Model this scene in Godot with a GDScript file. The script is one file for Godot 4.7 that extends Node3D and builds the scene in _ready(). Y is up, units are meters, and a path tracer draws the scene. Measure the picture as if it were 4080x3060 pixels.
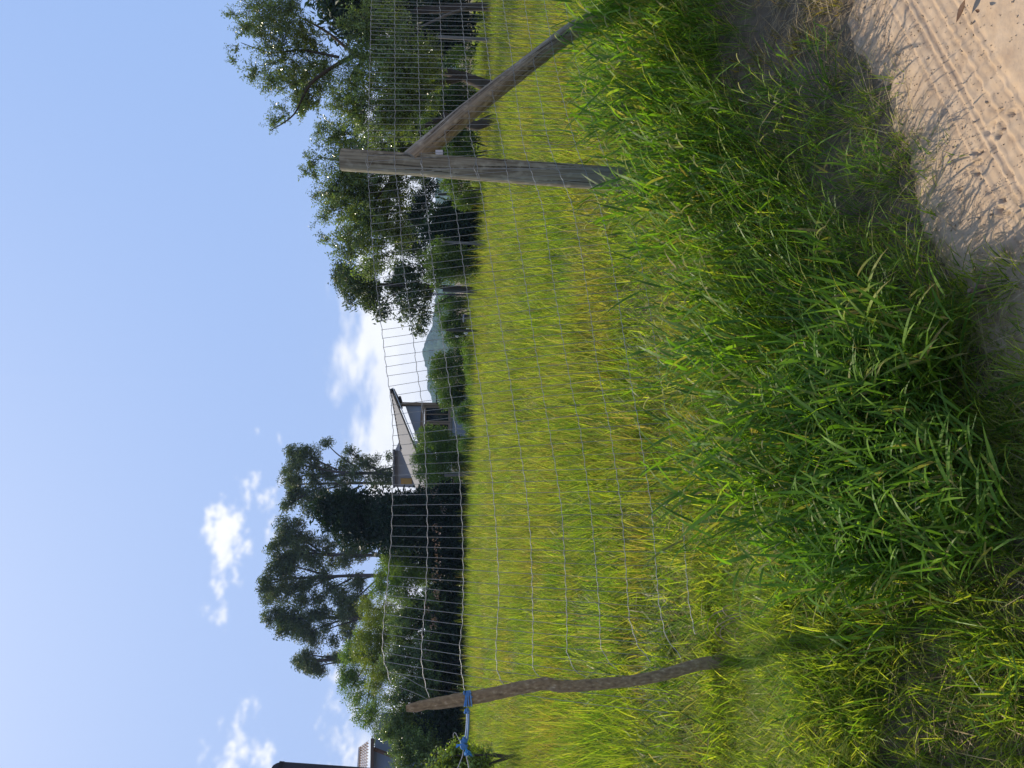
extends Node3D
# A wire fence on a grassy bank beside a sandy track, a field, trees and a house behind.
# The photograph was taken with the camera turned on its side, so the camera here is rolled a quarter turn.

const FPX := 3069.0                       # focal length in photo pixels
const PITCH := 0.0782                     # looking a little down
const ROLL := 0.0175
const EYE := Vector3(0, 1.5, 0)

var rng := RandomNumberGenerator.new()
var patch_noise := FastNoiseLite.new()
var fine_noise := FastNoiseLite.new()
var bump_noise := FastNoiseLite.new()
var cam_r: Vector3
var cam_u: Vector3
var cam_f: Vector3
var taken := {}
var M := {}

# ---------------------------------------------------------------- measuring helpers
func set_axes() -> void:
	var f0 := Vector3(0, -sin(PITCH), -cos(PITCH))
	var u0 := Vector3(0, cos(PITCH), -sin(PITCH))
	var r0 := Vector3(1, 0, 0)
	cam_f = f0
	cam_u = u0 * cos(ROLL) - r0 * sin(ROLL)
	cam_r = r0 * cos(ROLL) + u0 * sin(ROLL)

func sight(u: float, v: float) -> Vector3:
	return (cam_f + cam_r * ((u - 1530.0) / FPX) - cam_u * ((v - 2040.0) / FPX))

# point at a given distance in front (metres along -z); x and y measured on the upright photograph
func at(y: float, v: float, depth: float) -> Vector3:
	var d := sight(3060.0 - y, v)
	return EYE + d * (depth / -d.z)

# where the line of sight meets the upright plane through a and b
func on_plane(y: float, v: float, a: Vector3, n: Vector3) -> Vector3:
	var d := sight(3060.0 - y, v)
	return EYE + d * ((a - EYE).dot(n) / d.dot(n))

func px(n: float, depth: float) -> float:
	return n * depth / FPX

func ground_y(x: float, z: float) -> float:
	var n := x * 0.5 + z * 0.86
	var t := x * 0.86 - z * 0.5
	var y := 0.3 * smoothstep(-1.72, -2.75, n)
	y += 0.04 * clampf(t - 2.5, 0.0, 3.0) * smoothstep(-1.9, -2.8, n)
	y += 0.03 * bump_noise.get_noise_2d(x * 14.0, z * 14.0) * smoothstep(-1.75, -2.3, n)
	y -= 0.03 * smoothstep(-1.80, -1.62, n)
	return y

# ---------------------------------------------------------------- naming
func numbered(called: String, parent: Node = self) -> String:
	var key := "%d/%s" % [parent.get_instance_id(), called]
	var k: int = taken.get(key, 0)
	taken[key] = k + 1
	return called if k == 0 else "%s_%03d" % [called, k]

func tag(o: Node, label: String, category := "", group := "", kind := "") -> void:
	if label:
		o.set_meta("label", label)
	if category:
		o.set_meta("category", category)
	if group:
		o.set_meta("group", group)
	if kind:
		o.set_meta("kind", kind)

func thing(called: String, where := Vector3.ZERO) -> Node3D:
	var o := Node3D.new()
	o.name = numbered(called)
	add_child(o, true)
	o.position = where
	return o

func put(called: String, mesh: Mesh, parent: Node = self) -> MeshInstance3D:
	var o := MeshInstance3D.new()
	o.name = numbered(called, parent)
	o.mesh = mesh
	parent.add_child(o, true)
	return o

# ---------------------------------------------------------------- mesh helpers
class Shape:
	var v := PackedVector3Array()
	var n := PackedVector3Array()
	var c := PackedColorArray()
	var uv := PackedVector2Array()
	var i := PackedInt32Array()
	var off := Vector3.ZERO

	func flat(a: Vector3, b: Vector3, d: Vector3, ca: Color, cb: Color, cd: Color) -> void:
		var s := v.size()
		v.append(a - off)
		v.append(b - off)
		v.append(d - off)
		c.append(ca)
		c.append(cb)
		c.append(cd)
		i.append_array([s, s + 1, s + 2])

	func quad(a: Vector3, b: Vector3, d: Vector3, e: Vector3, col: Color) -> void:
		flat(a, b, d, col, col, col)
		flat(a, d, e, col, col, col)

	# a smooth tube through points, with a radius and a colour at each
	func tube(p: PackedVector3Array, r: PackedFloat32Array, sides: int, cols: PackedColorArray, cap := true, squash: Variant = null) -> void:
		var k := p.size()
		var up := Vector3(0.13, 0.31, 0.94)
		var t0 := (p[1] - p[0]).normalized()
		if absf(t0.dot(up)) > 0.9:
			up = Vector3(0.97, 0.12, 0.2)
		var side := t0.cross(up).normalized()
		var start := v.size()
		var along := 0.0
		for j in k:
			var t := (p[mini(j + 1, k - 1)] - p[maxi(j - 1, 0)]).normalized()
			side = (side - t * side.dot(t)).normalized()
			var o := t.cross(side)
			if j > 0:
				along += p[j].distance_to(p[j - 1])
			for q in sides + 1:
				var a := TAU * q / sides
				var d := side * cos(a) + o * sin(a)
				var rr := r[j]
				if squash != null:
					rr = (squash as Callable).call(a, along, rr)
				v.append(p[j] + d * rr - off)
				n.append(d)
				uv.append(Vector2(float(q) / sides, along))
				c.append(cols[mini(j, cols.size() - 1)])
		for j in k - 1:
			for q in sides:
				var a := start + j * (sides + 1) + q
				var b := a + 1
				var d := a + sides + 1
				var e := d + 1
				i.append_array([a, d, b, b, d, e])
		if cap:
			for end in 2:
				var j := 0 if end == 0 else k - 1
				var nn := (p[0] - p[1]).normalized() if end == 0 else (p[k - 1] - p[k - 2]).normalized()
				var mid := v.size()
				v.append(p[j] - off)
				n.append(nn)
				uv.append(Vector2(0.5, 0.0))
				c.append(cols[mini(j, cols.size() - 1)])
				for q in sides + 1:
					v.append(v[start + j * (sides + 1) + q])
					n.append(nn)
					uv.append(Vector2(float(q) / sides, 0.02))
					c.append(cols[mini(j, cols.size() - 1)])
				for q in sides:
					if end == 0:
						i.append_array([mid, mid + 1 + q, mid + 2 + q])
					else:
						i.append_array([mid, mid + 2 + q, mid + 1 + q])

	func box(lo: Vector3, hi: Vector3, col: Color, basis := Basis(), at := Vector3.ZERO) -> void:
		var p := []
		for k in 8:
			p.append(at + basis * Vector3(hi.x if k & 1 else lo.x, hi.y if k & 2 else lo.y, hi.z if k & 4 else lo.z))
		for f in [[0, 2, 3, 1], [4, 5, 7, 6], [0, 1, 5, 4], [2, 6, 7, 3], [0, 4, 6, 2], [1, 3, 7, 5]]:
			quad(p[f[0]], p[f[1]], p[f[2]], p[f[3]], col)

	# convex prism: polygon (in order) pushed along d
	func prism(poly: PackedVector3Array, d: Vector3, col: Color) -> void:
		var k := poly.size()
		for j in range(1, k - 1):
			flat(poly[0], poly[j], poly[j + 1], col, col, col)
			flat(poly[0] + d, poly[j + 1] + d, poly[j] + d, col, col, col)
		for j in k:
			var m := (j + 1) % k
			quad(poly[j], poly[j] + d, poly[m] + d, poly[m], col)

	func leaf(p: Vector3, dir: Vector3, nrm: Vector3, length: float, width: float, col: Color) -> void:
		var side := dir.cross(nrm).normalized()
		var mid := p + dir * length * 0.45 + nrm * width * 0.2
		var tip := p + dir * length - nrm * length * 0.1
		flat(p, mid + side * width * 0.5, tip, col, col, col)
		flat(p, tip, mid - side * width * 0.5, col, col, col)

	# a grass blade: starts leaning by lean, bends further by curl
	func blade(p: Vector3, az: float, lean: float, curl: float, length: float, width: float, segs: int, c0: Color, c1: Color, kink := 0.0) -> void:
		var out := Vector3(cos(az), 0, sin(az))
		var side := Vector3(-sin(az + kink), 0, cos(az + kink))
		var a := lean
		var q := p
		var step := length / segs
		var w0 := width * 0.55
		for k in segs:
			var t1 := float(k + 1) / segs
			var d := Vector3.UP * cos(a) + out * sin(a)
			var q1 := q + d * step
			var w1 := width * (0.55 + 0.45 * minf(1.0, t1 * 3.0)) * (1.0 - pow(t1, 2.2))
			var k0 := c0.lerp(c1, float(k) / segs)
			var k1 := c0.lerp(c1, t1)
			if k < segs - 1:
				flat(q - side * w0 * 0.5, q + side * w0 * 0.5, q1 + side * w1 * 0.5, k0, k0, k1)
				flat(q - side * w0 * 0.5, q1 + side * w1 * 0.5, q1 - side * w1 * 0.5, k0, k1, k1)
			else:
				flat(q - side * w0 * 0.5, q + side * w0 * 0.5, q1, k0, k0, k1)
			q = q1
			w0 = w1
			a += curl / segs * (0.5 + t1)

	func mesh(m: Material) -> ArrayMesh:
		var arrays := []
		arrays.resize(Mesh.ARRAY_MAX)
		arrays[Mesh.ARRAY_VERTEX] = v
		if n.size() == v.size():
			arrays[Mesh.ARRAY_NORMAL] = n
		if c.size() == v.size():
			arrays[Mesh.ARRAY_COLOR] = c
		if uv.size() == v.size():
			arrays[Mesh.ARRAY_TEX_UV] = uv
		arrays[Mesh.ARRAY_INDEX] = i
		var out := ArrayMesh.new()
		out.add_surface_from_arrays(Mesh.PRIMITIVE_TRIANGLES, arrays)
		out.surface_set_material(0, m)
		return out

func lin(r: float, g: float, b: float) -> Color:
	return Color(r, g, b)

func rnd(a: float, b: float) -> float:
	return rng.randf_range(a, b)

func mix3(cols: Array, jitter := 0.15) -> Color:
	var c: Color = cols[rng.randi() % cols.size()]
	var k := rnd(1.0 - jitter, 1.0 + jitter)
	return Color(c.r * k, c.g * k, c.b * k)

func curve_points(keys: Array, per: int) -> PackedVector3Array:
	var out := PackedVector3Array()
	var k := keys.size()
	for j in k - 1:
		var a: Vector3 = keys[maxi(j - 1, 0)]
		var b: Vector3 = keys[j]
		var c: Vector3 = keys[j + 1]
		var d: Vector3 = keys[mini(j + 2, k - 1)]
		for s in per:
			out.append(b.cubic_interpolate(c, a, d, float(s) / per))
	out.append(keys[k - 1])
	return out

func spread(vals: Array, count: int) -> PackedFloat32Array:
	var out := PackedFloat32Array()
	for j in count:
		var f := float(j) / (count - 1) * (vals.size() - 1)
		var b := mini(int(f), vals.size() - 2)
		out.append(lerpf(vals[b], vals[b + 1], f - b))
	return out

# ---------------------------------------------------------------- materials
func plain(rough: float, vertex := true, spec := 0.5) -> StandardMaterial3D:
	var m := StandardMaterial3D.new()
	m.vertex_color_use_as_albedo = vertex
	m.roughness = rough
	m.metallic_specular = spec
	m.cull_mode = BaseMaterial3D.CULL_DISABLED
	return m

func leafy(rough: float, through: Color, spec := 0.5) -> StandardMaterial3D:
	var m := plain(rough, true, spec)
	m.backlight_enabled = true
	m.backlight = through.linear_to_srgb()
	return m

func noise_tex(freq: float, octaves: int, ramp: Array, size := 512, kind := FastNoiseLite.TYPE_SIMPLEX_SMOOTH, sd := 1) -> NoiseTexture2D:
	var n := FastNoiseLite.new()
	n.seed = sd
	n.noise_type = kind
	n.frequency = freq
	n.fractal_octaves = octaves
	var t := NoiseTexture2D.new()
	t.width = size
	t.height = size
	t.seamless = true
	t.noise = n
	if ramp.size():
		var g := Gradient.new()
		var offs := PackedFloat32Array()
		var cols := PackedColorArray()
		for j in ramp.size():
			offs.append(float(j) / (ramp.size() - 1))
			cols.append((ramp[j] as Color).linear_to_srgb())
		g.offsets = offs
		g.colors = cols
		t.color_ramp = g
	return t

func tri_mat(tex: Texture2D, scale: float, rough: float, height: Texture2D = null, height_cm := 0.0) -> StandardMaterial3D:
	var m := StandardMaterial3D.new()
	m.albedo_texture = tex
	m.uv1_triplanar = true
	m.uv1_world_triplanar = true
	m.uv1_scale = Vector3.ONE * scale
	m.roughness = rough
	if height:
		m.heightmap_enabled = true
		m.heightmap_texture = height
		m.heightmap_scale = height_cm
	return m

func grain_image(base: Color, dark: Color, pale: Color, sd: int, cracks: int) -> Array:
	var w := 160
	var h := 768
	var n := FastNoiseLite.new()
	n.seed = sd
	n.frequency = 0.02
	n.fractal_octaves = 3
	var im := Image.create(w, h, false, Image.FORMAT_RGB8)
	var hm := Image.create(w, h, false, Image.FORMAT_RGB8)
	var lines := []
	for k in cracks:
		lines.append([rng.randf() * w, rng.randf() * h, rnd(60, 260), rnd(0.5, 1.6)])
	for y in h:
		for x in w:
			var a := TAU * x / w
			var gx := cos(a) * 26.0
			var gz := sin(a) * 26.0
			var streak := n.get_noise_3d(gx * 11.0, y * 0.16, gz * 11.0)
			var broad := n.get_noise_3d(gx * 1.6 + 300.0, y * 0.35, gz * 1.6)
			var stain := n.get_noise_3d(gx * 2.2, y * 1.3 + 900.0, gz * 2.2)
			var c := base.lerp(dark, clampf(0.35 + streak * 0.9 + broad * 0.6, 0, 1)).lerp(pale, clampf(stain * 1.3 - 0.1, 0, 0.75))
			var hgt := 0.6 + streak * 0.35
			for l in lines:
				if y > l[1] and y < l[1] + l[2]:
					var dx := absf(x - l[0] - 3.0 * sin(y * 0.02 + l[1]))
					if dx < l[3] * sin(PI * (y - l[1]) / l[2]):
						c = c * 0.28
						hgt = 0.0
			im.set_pixel(x, y, c.linear_to_srgb())
			hm.set_pixel(x, y, Color(hgt, hgt, hgt))
	return [ImageTexture.create_from_image(im), ImageTexture.create_from_image(hm)]

func wood_mat(base: Color, dark: Color, pale: Color, sd: int, cracks: int) -> StandardMaterial3D:
	var t := grain_image(base, dark, pale, sd, cracks)
	var m := StandardMaterial3D.new()
	m.albedo_texture = t[0]
	m.roughness = 0.85
	m.metallic_specular = 0.3
	m.uv1_scale = Vector3(1, 0.6, 1)
	m.heightmap_enabled = true
	m.heightmap_texture = t[1]
	m.heightmap_scale = 0.35
	return m

# ---------------------------------------------------------------- sky
func azel(y: float, v: float) -> Vector2:
	var d := sight(3060.0 - y, v).normalized()
	return Vector2(rad_to_deg(atan2(d.x, -d.z)), rad_to_deg(asin(d.y)))

func make_sky(sun: Vector3) -> ImageTexture:
	var w := 256
	var h := 128
	var base := PackedFloat32Array()
	base.resize(w * h * 4)
	for r in h:
		var el := 90.0 - (r + 0.5) / h * 180.0
		for q in w:
			var az := (q + 0.5) / w * TAU
			var d := Vector3(sin(az) * cos(deg_to_rad(el)), sin(deg_to_rad(el)), -cos(az) * cos(deg_to_rad(el)))
			var g := exp(-rad_to_deg(acos(clampf(d.dot(sun), -1, 1))) / 25.0)
			var hz := exp(-maxf(el, 0.0) / 7.0)
			var o := (r * w + q) * 4
			base[o] = 0.235 + 0.66 * g + 0.12 * hz
			base[o + 1] = 0.405 + 0.54 * g + 0.09 * hz
			base[o + 2] = 0.78 + 0.32 * g + 0.02 * hz
			base[o + 3] = 1.0
	var im := Image.create_from_data(w, h, false, Image.FORMAT_RGBAF, base.to_byte_array())
	var W := 3072
	var H := 1536
	im.resize(W, H, Image.INTERPOLATE_BILINEAR)
	var px_ := im.get_data().to_float32_array()
	var n := FastNoiseLite.new()
	n.seed = 7
	n.frequency = 0.16
	n.fractal_octaves = 5
	n.fractal_gain = 0.55
	# heaps of cloud: photo place, half sizes, strength, slope
	var heaps := []
	for b in [[2050, 880, 40, 40, 1.2], [2110, 890, 60, 56, 1.3], [2040, 930, 60, 34, 1.0], [1970, 975, 50, 26, 0.85], [2180, 890, 70, 50, 1.2], [2260, 872, 62, 32, 1.0], [2330, 862, 52, 20, 0.95], [2120, 965, 80, 24, 0.8],
			[2250, 935, 70, 26, 0.72], [1920, 1015, 50, 25, 0.7], [2440, 820, 34, 24, 0.8], [2430, 890, 46, 26, 0.72], [2010, 1045, 75, 18, 0.62], [2030, 1085, 90, 26, 0.85], [2130, 1070, 50, 14, 0.6], [1960, 1130, 60, 30, 0.75],
			[1755, 1110, 34, 12, 0.6], [1715, 1022, 20, 9, 0.5], [1870, 1035, 24, 10, 0.55],
			[2960, 960, 110, 60, 0.78], [3040, 900, 70, 60, 0.8], [3060, 1030, 70, 70, 0.8], [3120, 960, 120, 110, 0.8], [2900, 985, 60, 40, 0.55], [2800, 1125, 26, 10, 0.5],
			[2720, 1420, 140, 90, 0.62], [2900, 1400, 190, 80, 0.7], [3060, 1380, 160, 70, 0.75], [2800, 1520, 260, 110, 0.6]]:
		var c := azel(b[0], b[1])
		heaps.append([c.x, c.y, b[2] / 53.6, b[3] / 53.6, b[4]])
	var bank := [[-180.0, 4.5], [-32.0, 5.0], [-22.0, 4.6], [-12.0, 4.8], [-6.0, 7.0], [0.0, 7.4], [3.0, 7.9], [6.0, 7.2], [14.0, 6.0], [30.0, 5.0], [180.0, 4.5]]
	for r in H / 2:
		var el := 90.0 - (r + 0.5) / H * 180.0
		if el > 62.0:
			continue
		for q in W:
			var az := (q + 0.5) / W * 360.0
			if az > 180.0:
				az -= 360.0
			var near_view := absf(az) < 45.0 and el < 40.0
			var a := 0.0
			var shade := 0.0
			if el < 13.0:
				var top := 4.5
				for k in bank.size() - 1:
					if az >= bank[k][0] and az < bank[k + 1][0]:
						top = lerpf(bank[k][1], bank[k + 1][1], smoothstep(bank[k][0], bank[k + 1][0], az))
				var nz := n.get_noise_2d(az * 1.1, el * 2.6)
				a = smoothstep(-1.6, 1.8, top - 0.5 - el + nz * 3.4) * 0.93
				shade = n.get_noise_2d(az * 0.8 + 60.0, el * 2.2)
			if near_view:
				var f := 0.0
				for b in heaps:
					var dx: float = (az - b[0]) / b[2]
					if absf(dx) > 1.9:
						continue
					var dy: float = (el - b[1] - dx * b[2] * 0.12) / b[3]
					var rr := dx * dx + dy * dy
					if rr < 3.5:
						f = maxf(f, b[4] * (1.0 - rr / 3.5))
				if f > 0.0:
					var nz := n.get_noise_2d(az * 2.6 + 90.0, el * 4.4) * 0.95 + n.get_noise_2d(az * 9.0, el * 13.0) * 0.35
					var a2 := smoothstep(0.44, 1.4, f + nz * 0.9)
					a = maxf(a, a2)
			elif el >= 12.0:
				var nz := n.get_noise_2d(az * 0.35 + 40.0, el * 0.8)
				a = smoothstep(0.22, 0.5, nz) * 0.85
			if a > 0.003:
				var o := (r * W + q) * 4
				px_[o] = lerpf(px_[o], 0.93 + 0.09 * shade, a)
				px_[o + 1] = lerpf(px_[o + 1], 0.95 + 0.08 * shade, a)
				px_[o + 2] = lerpf(px_[o + 2], 1.0 + 0.05 * shade, a)
	im = Image.create_from_data(W, H, false, Image.FORMAT_RGBAF, px_.to_byte_array())
	return ImageTexture.create_from_image(im)

# ---------------------------------------------------------------- scatter helper
func scatter(called: String, parent: Node, meshes: Array, places: Array) -> void:
	# places: [transform, colour, variant]
	var lists := []
	for m in meshes:
		lists.append([])
	for p in places:
		lists[p[2] % meshes.size()].append(p)
	for k in meshes.size():
		if lists[k].is_empty():
			continue
		var mm := MultiMesh.new()
		mm.transform_format = MultiMesh.TRANSFORM_3D
		mm.use_colors = true
		mm.mesh = meshes[k]
		mm.instance_count = lists[k].size()
		for j in lists[k].size():
			mm.set_instance_transform(j, lists[k][j][0])
			mm.set_instance_color(j, lists[k][j][1])
		var o := MultiMeshInstance3D.new()
		o.name = numbered(called, parent)
		o.multimesh = mm
		parent.add_child(o, true)
		o.set_meta("kind", "stuff")

# ---------------------------------------------------------------- leaf sprays for crowns
func spray(kind: String, mat: Material) -> ArrayMesh:
	var s := Shape.new()
	match kind:
		"glossy":     # a twig with broad shining leaves
			for k in 15:
				var f := k / 15.0
				var p := Vector3(rnd(-0.03, 0.03), f * 0.3 - 0.12, rnd(-0.03, 0.03))
				var az := k * 2.4 + rnd(-0.5, 0.5)
				var d := Vector3(cos(az), rnd(0.0, 0.9), sin(az)).normalized()
				var nr := (Vector3.UP - d * d.y + Vector3(rnd(-0.6, 0.6), rnd(-0.3, 0.3), rnd(-0.6, 0.6))).normalized()
				var g := rnd(0.8, 1.25)
				s.leaf(p, d, nr, rnd(0.045, 0.085), rnd(0.022, 0.036), Color(0.10 * g, 0.145 * g, 0.05 * g))
			s.tube([Vector3(0, -0.16, 0), Vector3(0, 0.17, 0)], [0.004, 0.002], 3, [Color(0.05, 0.045, 0.03)], false)
			s.n = PackedVector3Array()
			s.uv = PackedVector2Array()
		"bush":       # a ball of small leaves
			for k in 34:
				var d := Vector3(rnd(-1, 1), rnd(-0.8, 1), rnd(-1, 1)).normalized()
				var nr := (Vector3.UP * 0.8 + Vector3(rnd(-1, 1), rnd(-1, 1), rnd(-1, 1))).normalized()
				var g := rnd(0.75, 1.3)
				s.leaf(d * rnd(0.03, 0.17), (d + Vector3(rnd(-0.7, 0.7), rnd(-0.7, 0.7), rnd(-0.7, 0.7))).normalized(), nr, rnd(0.05, 0.085), rnd(0.022, 0.036), Color(0.10 * g, 0.16 * g, 0.03 * g))
		"tall":       # hanging narrow leaves
			for k in 46:
				var d := Vector3(rnd(-1, 1), rnd(-1, 1), rnd(-1, 1)).normalized() * pow(rng.randf(), 0.6) * 0.42
				d.y *= 0.8
				var dr := (Vector3(rnd(-1, 1), rnd(-1.3, 0.4), rnd(-1, 1))).normalized()
				var nr := Vector3(rnd(-1, 1), rnd(-0.4, 1), rnd(-1, 1)).normalized()
				var g := rnd(0.7, 1.3)
				s.leaf(d, dr, nr, rnd(0.14, 0.24), rnd(0.045, 0.07), Color(0.085 * g, 0.115 * g, 0.04 * g))
		"dense":      # feathery dark sprigs
			for k in 44:
				var d := Vector3(rnd(-1, 1), rnd(-1, 1), rnd(-1, 1)).normalized() * pow(rng.randf(), 0.5) * 0.36
				var dr := (d.normalized() + Vector3(rnd(-0.6, 0.6), rnd(-0.9, 0.3), rnd(-0.6, 0.6))).normalized()
				var nr := Vector3(rnd(-1, 1), rnd(-0.2, 1), rnd(-1, 1)).normalized()
				var g := rnd(0.7, 1.25)
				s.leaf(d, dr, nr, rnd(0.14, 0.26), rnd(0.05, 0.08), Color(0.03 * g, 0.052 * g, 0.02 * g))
	return s.mesh(mat)

# crown: blobs are [y, v, half width, half height] in photo pixels at that depth
func crown(parent: Node3D, called: String, blobs: Array, depth: float, kind: String, size: float, thick: float, tint: Color, deep := 0.9) -> void:
	var places := []
	var world := []
	for b in blobs:
		var zoff: float = (fposmod(b[0] * 0.37 + b[1] * 0.73, 10.0) / 10.0 - 0.5) * px(b[2], depth) * 2.2
		var dd := depth + zoff
		world.append([at(b[0], b[1], dd), px(b[2], dd), px(b[3] if b.size() > 3 else b[2], dd)])
	for b in world:
		var c: Vector3 = b[0]
		var per: float = {"glossy": 72.0, "bush": 52.0, "tall": 11.0, "dense": 11.0}[kind]
		var count := int(clampf(thick * per * b[1] * b[2] / (size * size * 0.09), 5.0, 2500.0))
		for k in count:
			var d := Vector3(rng.randfn(), rng.randfn(), rng.randfn()).normalized()
			var rr := pow(rng.randf(), 0.42)
			var p: Vector3 = c + Vector3(d.x * b[1], d.y * b[2], d.z * b[1] * deep) * rr
			var gap := fine_noise.get_noise_3dv(p * (1.6 / size))
			if gap < (-0.16 if kind == "tall" else -0.22):
				continue
			var axis := (d + Vector3(rnd(-0.5, 0.5), 0.35 + rnd(-0.4, 0.4), rnd(-0.5, 0.5))).normalized()
			var q := Basis(Quaternion(Vector3.UP, axis)) * Basis(Vector3.UP, rnd(0, TAU))
			var sc := size * rnd(0.6, 1.25)
			var l := 1.0 + 0.45 * patch_noise.get_noise_3dv(p * 3.0 / size) + rnd(-0.12, 0.12)
			var w := rnd(-0.06, 0.06)
			places.append([Transform3D(q.scaled(Vector3.ONE * sc), p - parent.position), Color(tint.r * l * (1.0 + w), tint.g * l, tint.b * l * (1.0 - w)), rng.randi()])
	scatter(called, parent, M.sprays[kind], places)

func limb(parent: Node3D, called: String, keys: Array, radii: Array, depth: float, col: Color, sides := 8) -> void:
	# keys: [y, v] or [y, v, depth offset]
	var p := []
	for k in keys:
		p.append(at(k[0], k[1], depth + (k[2] if k.size() > 2 else 0.0)))
	var pts := curve_points(p, 5)
	var s := Shape.new()
	s.off = parent.position
	var cols := PackedColorArray()
	for q in pts.size():
		var g := 1.0 + 0.3 * fine_noise.get_noise_3dv(pts[q] * 20.0)
		cols.append(Color(col.r * g, col.g * g, col.b * g))
	s.tube(pts, spread(radii, pts.size()), sides, cols, false)
	put(called, s.mesh(M.bark), parent)

func tree_at(called: String, y: float, depth: float) -> Node3D:
	var g := at(y, 1900, depth)
	return thing(called, Vector3(g.x, ground_y(g.x, g.z) - 0.05, g.z))

func _ready() -> void:
	set_axes()
	rng.seed = 20240611
	patch_noise.seed = 3
	patch_noise.frequency = 0.35
	patch_noise.fractal_octaves = 2
	fine_noise.seed = 9
	fine_noise.frequency = 0.8
	fine_noise.fractal_octaves = 2
	bump_noise.seed = 5
	bump_noise.frequency = 0.12
	bump_noise.fractal_octaves = 3

	# ------------------------------------------------------------ camera, sky, sun
	var cam := Camera3D.new()
	cam.name = "camera"
	cam.fov = rad_to_deg(2.0 * atan(1530.0 / FPX))
	cam.near = 0.05
	cam.far = 6000.0
	add_child(cam)
	cam.transform = Transform3D(Basis(-cam_u, cam_r, -cam_f), EYE)
	cam.current = true

	var sun_dir := Vector3(-0.52, 1.12, -0.86).normalized()
	var env := Environment.new()
	env.background_mode = Environment.BG_SKY
	var sky := Sky.new()
	var pano := PanoramaSkyMaterial.new()
	pano.panorama = make_sky(sun_dir)
	sky.sky_material = pano
	env.sky = sky
	env.tonemap_mode = Environment.TONE_MAPPER_LINEAR
	env.tonemap_exposure = 1.12
	env.sdfgi_enabled = true
	env.ssao_enabled = true
	env.ssil_enabled = true
	env.fog_enabled = true
	env.fog_density = 0.00034
	env.fog_light_color = Color(0.72, 0.84, 1.0)
	var we := WorldEnvironment.new()
	we.name = "world_environment"
	we.environment = env
	add_child(we)

	var sun := DirectionalLight3D.new()
	sun.name = "sun"
	sun.light_energy = 1.6
	sun.light_color = Color(1.0, 0.95, 0.86)
	sun.light_angular_distance = 0.5
	sun.shadow_enabled = true
	add_child(sun)
	sun.look_at_from_position(sun_dir * 50.0, Vector3.ZERO)

	make_materials()
	build_ground()
	build_hill()
	build_house()
	build_neighbour()
	build_trees()
	build_far_things()
	build_fence()
	build_road_bits()
	build_grass()

func make_materials() -> void:
	M.bark = plain(0.9, true, 0.25)
	M.paint = plain(0.75, true, 0.3)
	M.wire = plain(0.55, true, 0.4)
	M.wire.metallic = 0.3
	M.rope = plain(0.6, true, 0.4)
	M.grass = leafy(0.5, Color(1.2, 1.25, 0.42), 0.42)
	M.bank = leafy(0.37, Color(1.05, 1.15, 0.36), 0.5)
	M.straw = leafy(0.6, Color(0.7, 0.6, 0.4), 0.35)
	M.shine = leafy(0.26, Color(0.8, 0.85, 0.25), 0.6)
	M.leaf = leafy(0.42, Color(0.8, 0.85, 0.25), 0.5)
	M.dull = leafy(0.5, Color(0.6, 0.62, 0.2), 0.45)
	M.glass = StandardMaterial3D.new()
	M.glass.albedo_color = Color(0.10, 0.13, 0.16)
	M.glass.roughness = 0.06
	M.glass.metallic_specular = 0.7
	M.soil = tri_mat(noise_tex(0.02, 5, [lin(0.07, 0.05, 0.03), lin(0.13, 0.095, 0.06), lin(0.21, 0.16, 0.10)], 512), 0.8, 0.95, noise_tex(0.03, 5, [], 512), 2.0)
	M.sand = tri_mat(noise_tex(0.012, 6, [lin(0.30, 0.205, 0.13), lin(0.36, 0.258, 0.168), lin(0.42, 0.31, 0.21)], 1024, FastNoiseLite.TYPE_SIMPLEX_SMOOTH, 4), 0.9, 0.95, noise_tex(0.07, 5, [], 1024, FastNoiseLite.TYPE_SIMPLEX_SMOOTH, 6), 0.12)
	M.sprays = {"glossy": [], "bush": [], "tall": [], "dense": []}
	for k in 4:
		M.sprays.glossy.append(spray("glossy", M.shine))
		M.sprays.bush.append(spray("bush", M.leaf))
		M.sprays.tall.append(spray("tall", M.dull))
		M.sprays.dense.append(spray("dense", M.dull))

# ---------------------------------------------------------------- ground, road, hill
func axis_steps(lo: float, hi: float, step: float, far: float) -> PackedFloat32Array:
	var out := PackedFloat32Array()
	var x := lo
	while x <= hi + 1e-4:
		out.append(x)
		x += step
	var s := step
	x = hi
	while x < far:
		s *= 1.35
		x += s
		out.append(x)
	s = step
	x = lo
	while x > -far:
		s *= 1.35
		x -= s
		out.insert(0, x)
	return out

func height_sheet(xs: PackedFloat32Array, zs: PackedFloat32Array, f: Callable, m: Material) -> ArrayMesh:
	var s := Shape.new()
	for z in zs:
		for x in xs:
			s.v.append((f as Callable).call(x, z))
	var w := xs.size()
	s.n.resize(s.v.size())
	for j in zs.size():
		for k in w:
			var a := s.v[j * w + maxi(k - 1, 0)]
			var b := s.v[j * w + mini(k + 1, w - 1)]
			var c := s.v[maxi(j - 1, 0) * w + k]
			var d := s.v[mini(j + 1, zs.size() - 1) * w + k]
			var nn := (d - c).cross(b - a).normalized()
			s.n[j * w + k] = nn if nn.y > 0 else -nn
	var flip := 0
	var p0 := s.v[0]
	if (s.v[1] - p0).cross(s.v[w] - p0).y > 0:
		flip = 1
	for j in zs.size() - 1:
		for k in w - 1:
			var a := j * w + k
			if flip:
				s.i.append_array([a, a + w, a + 1, a + 1, a + w, a + w + 1])
			else:
				s.i.append_array([a, a + 1, a + w, a + 1, a + w + 1, a + w])
	return s.mesh(m)

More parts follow.
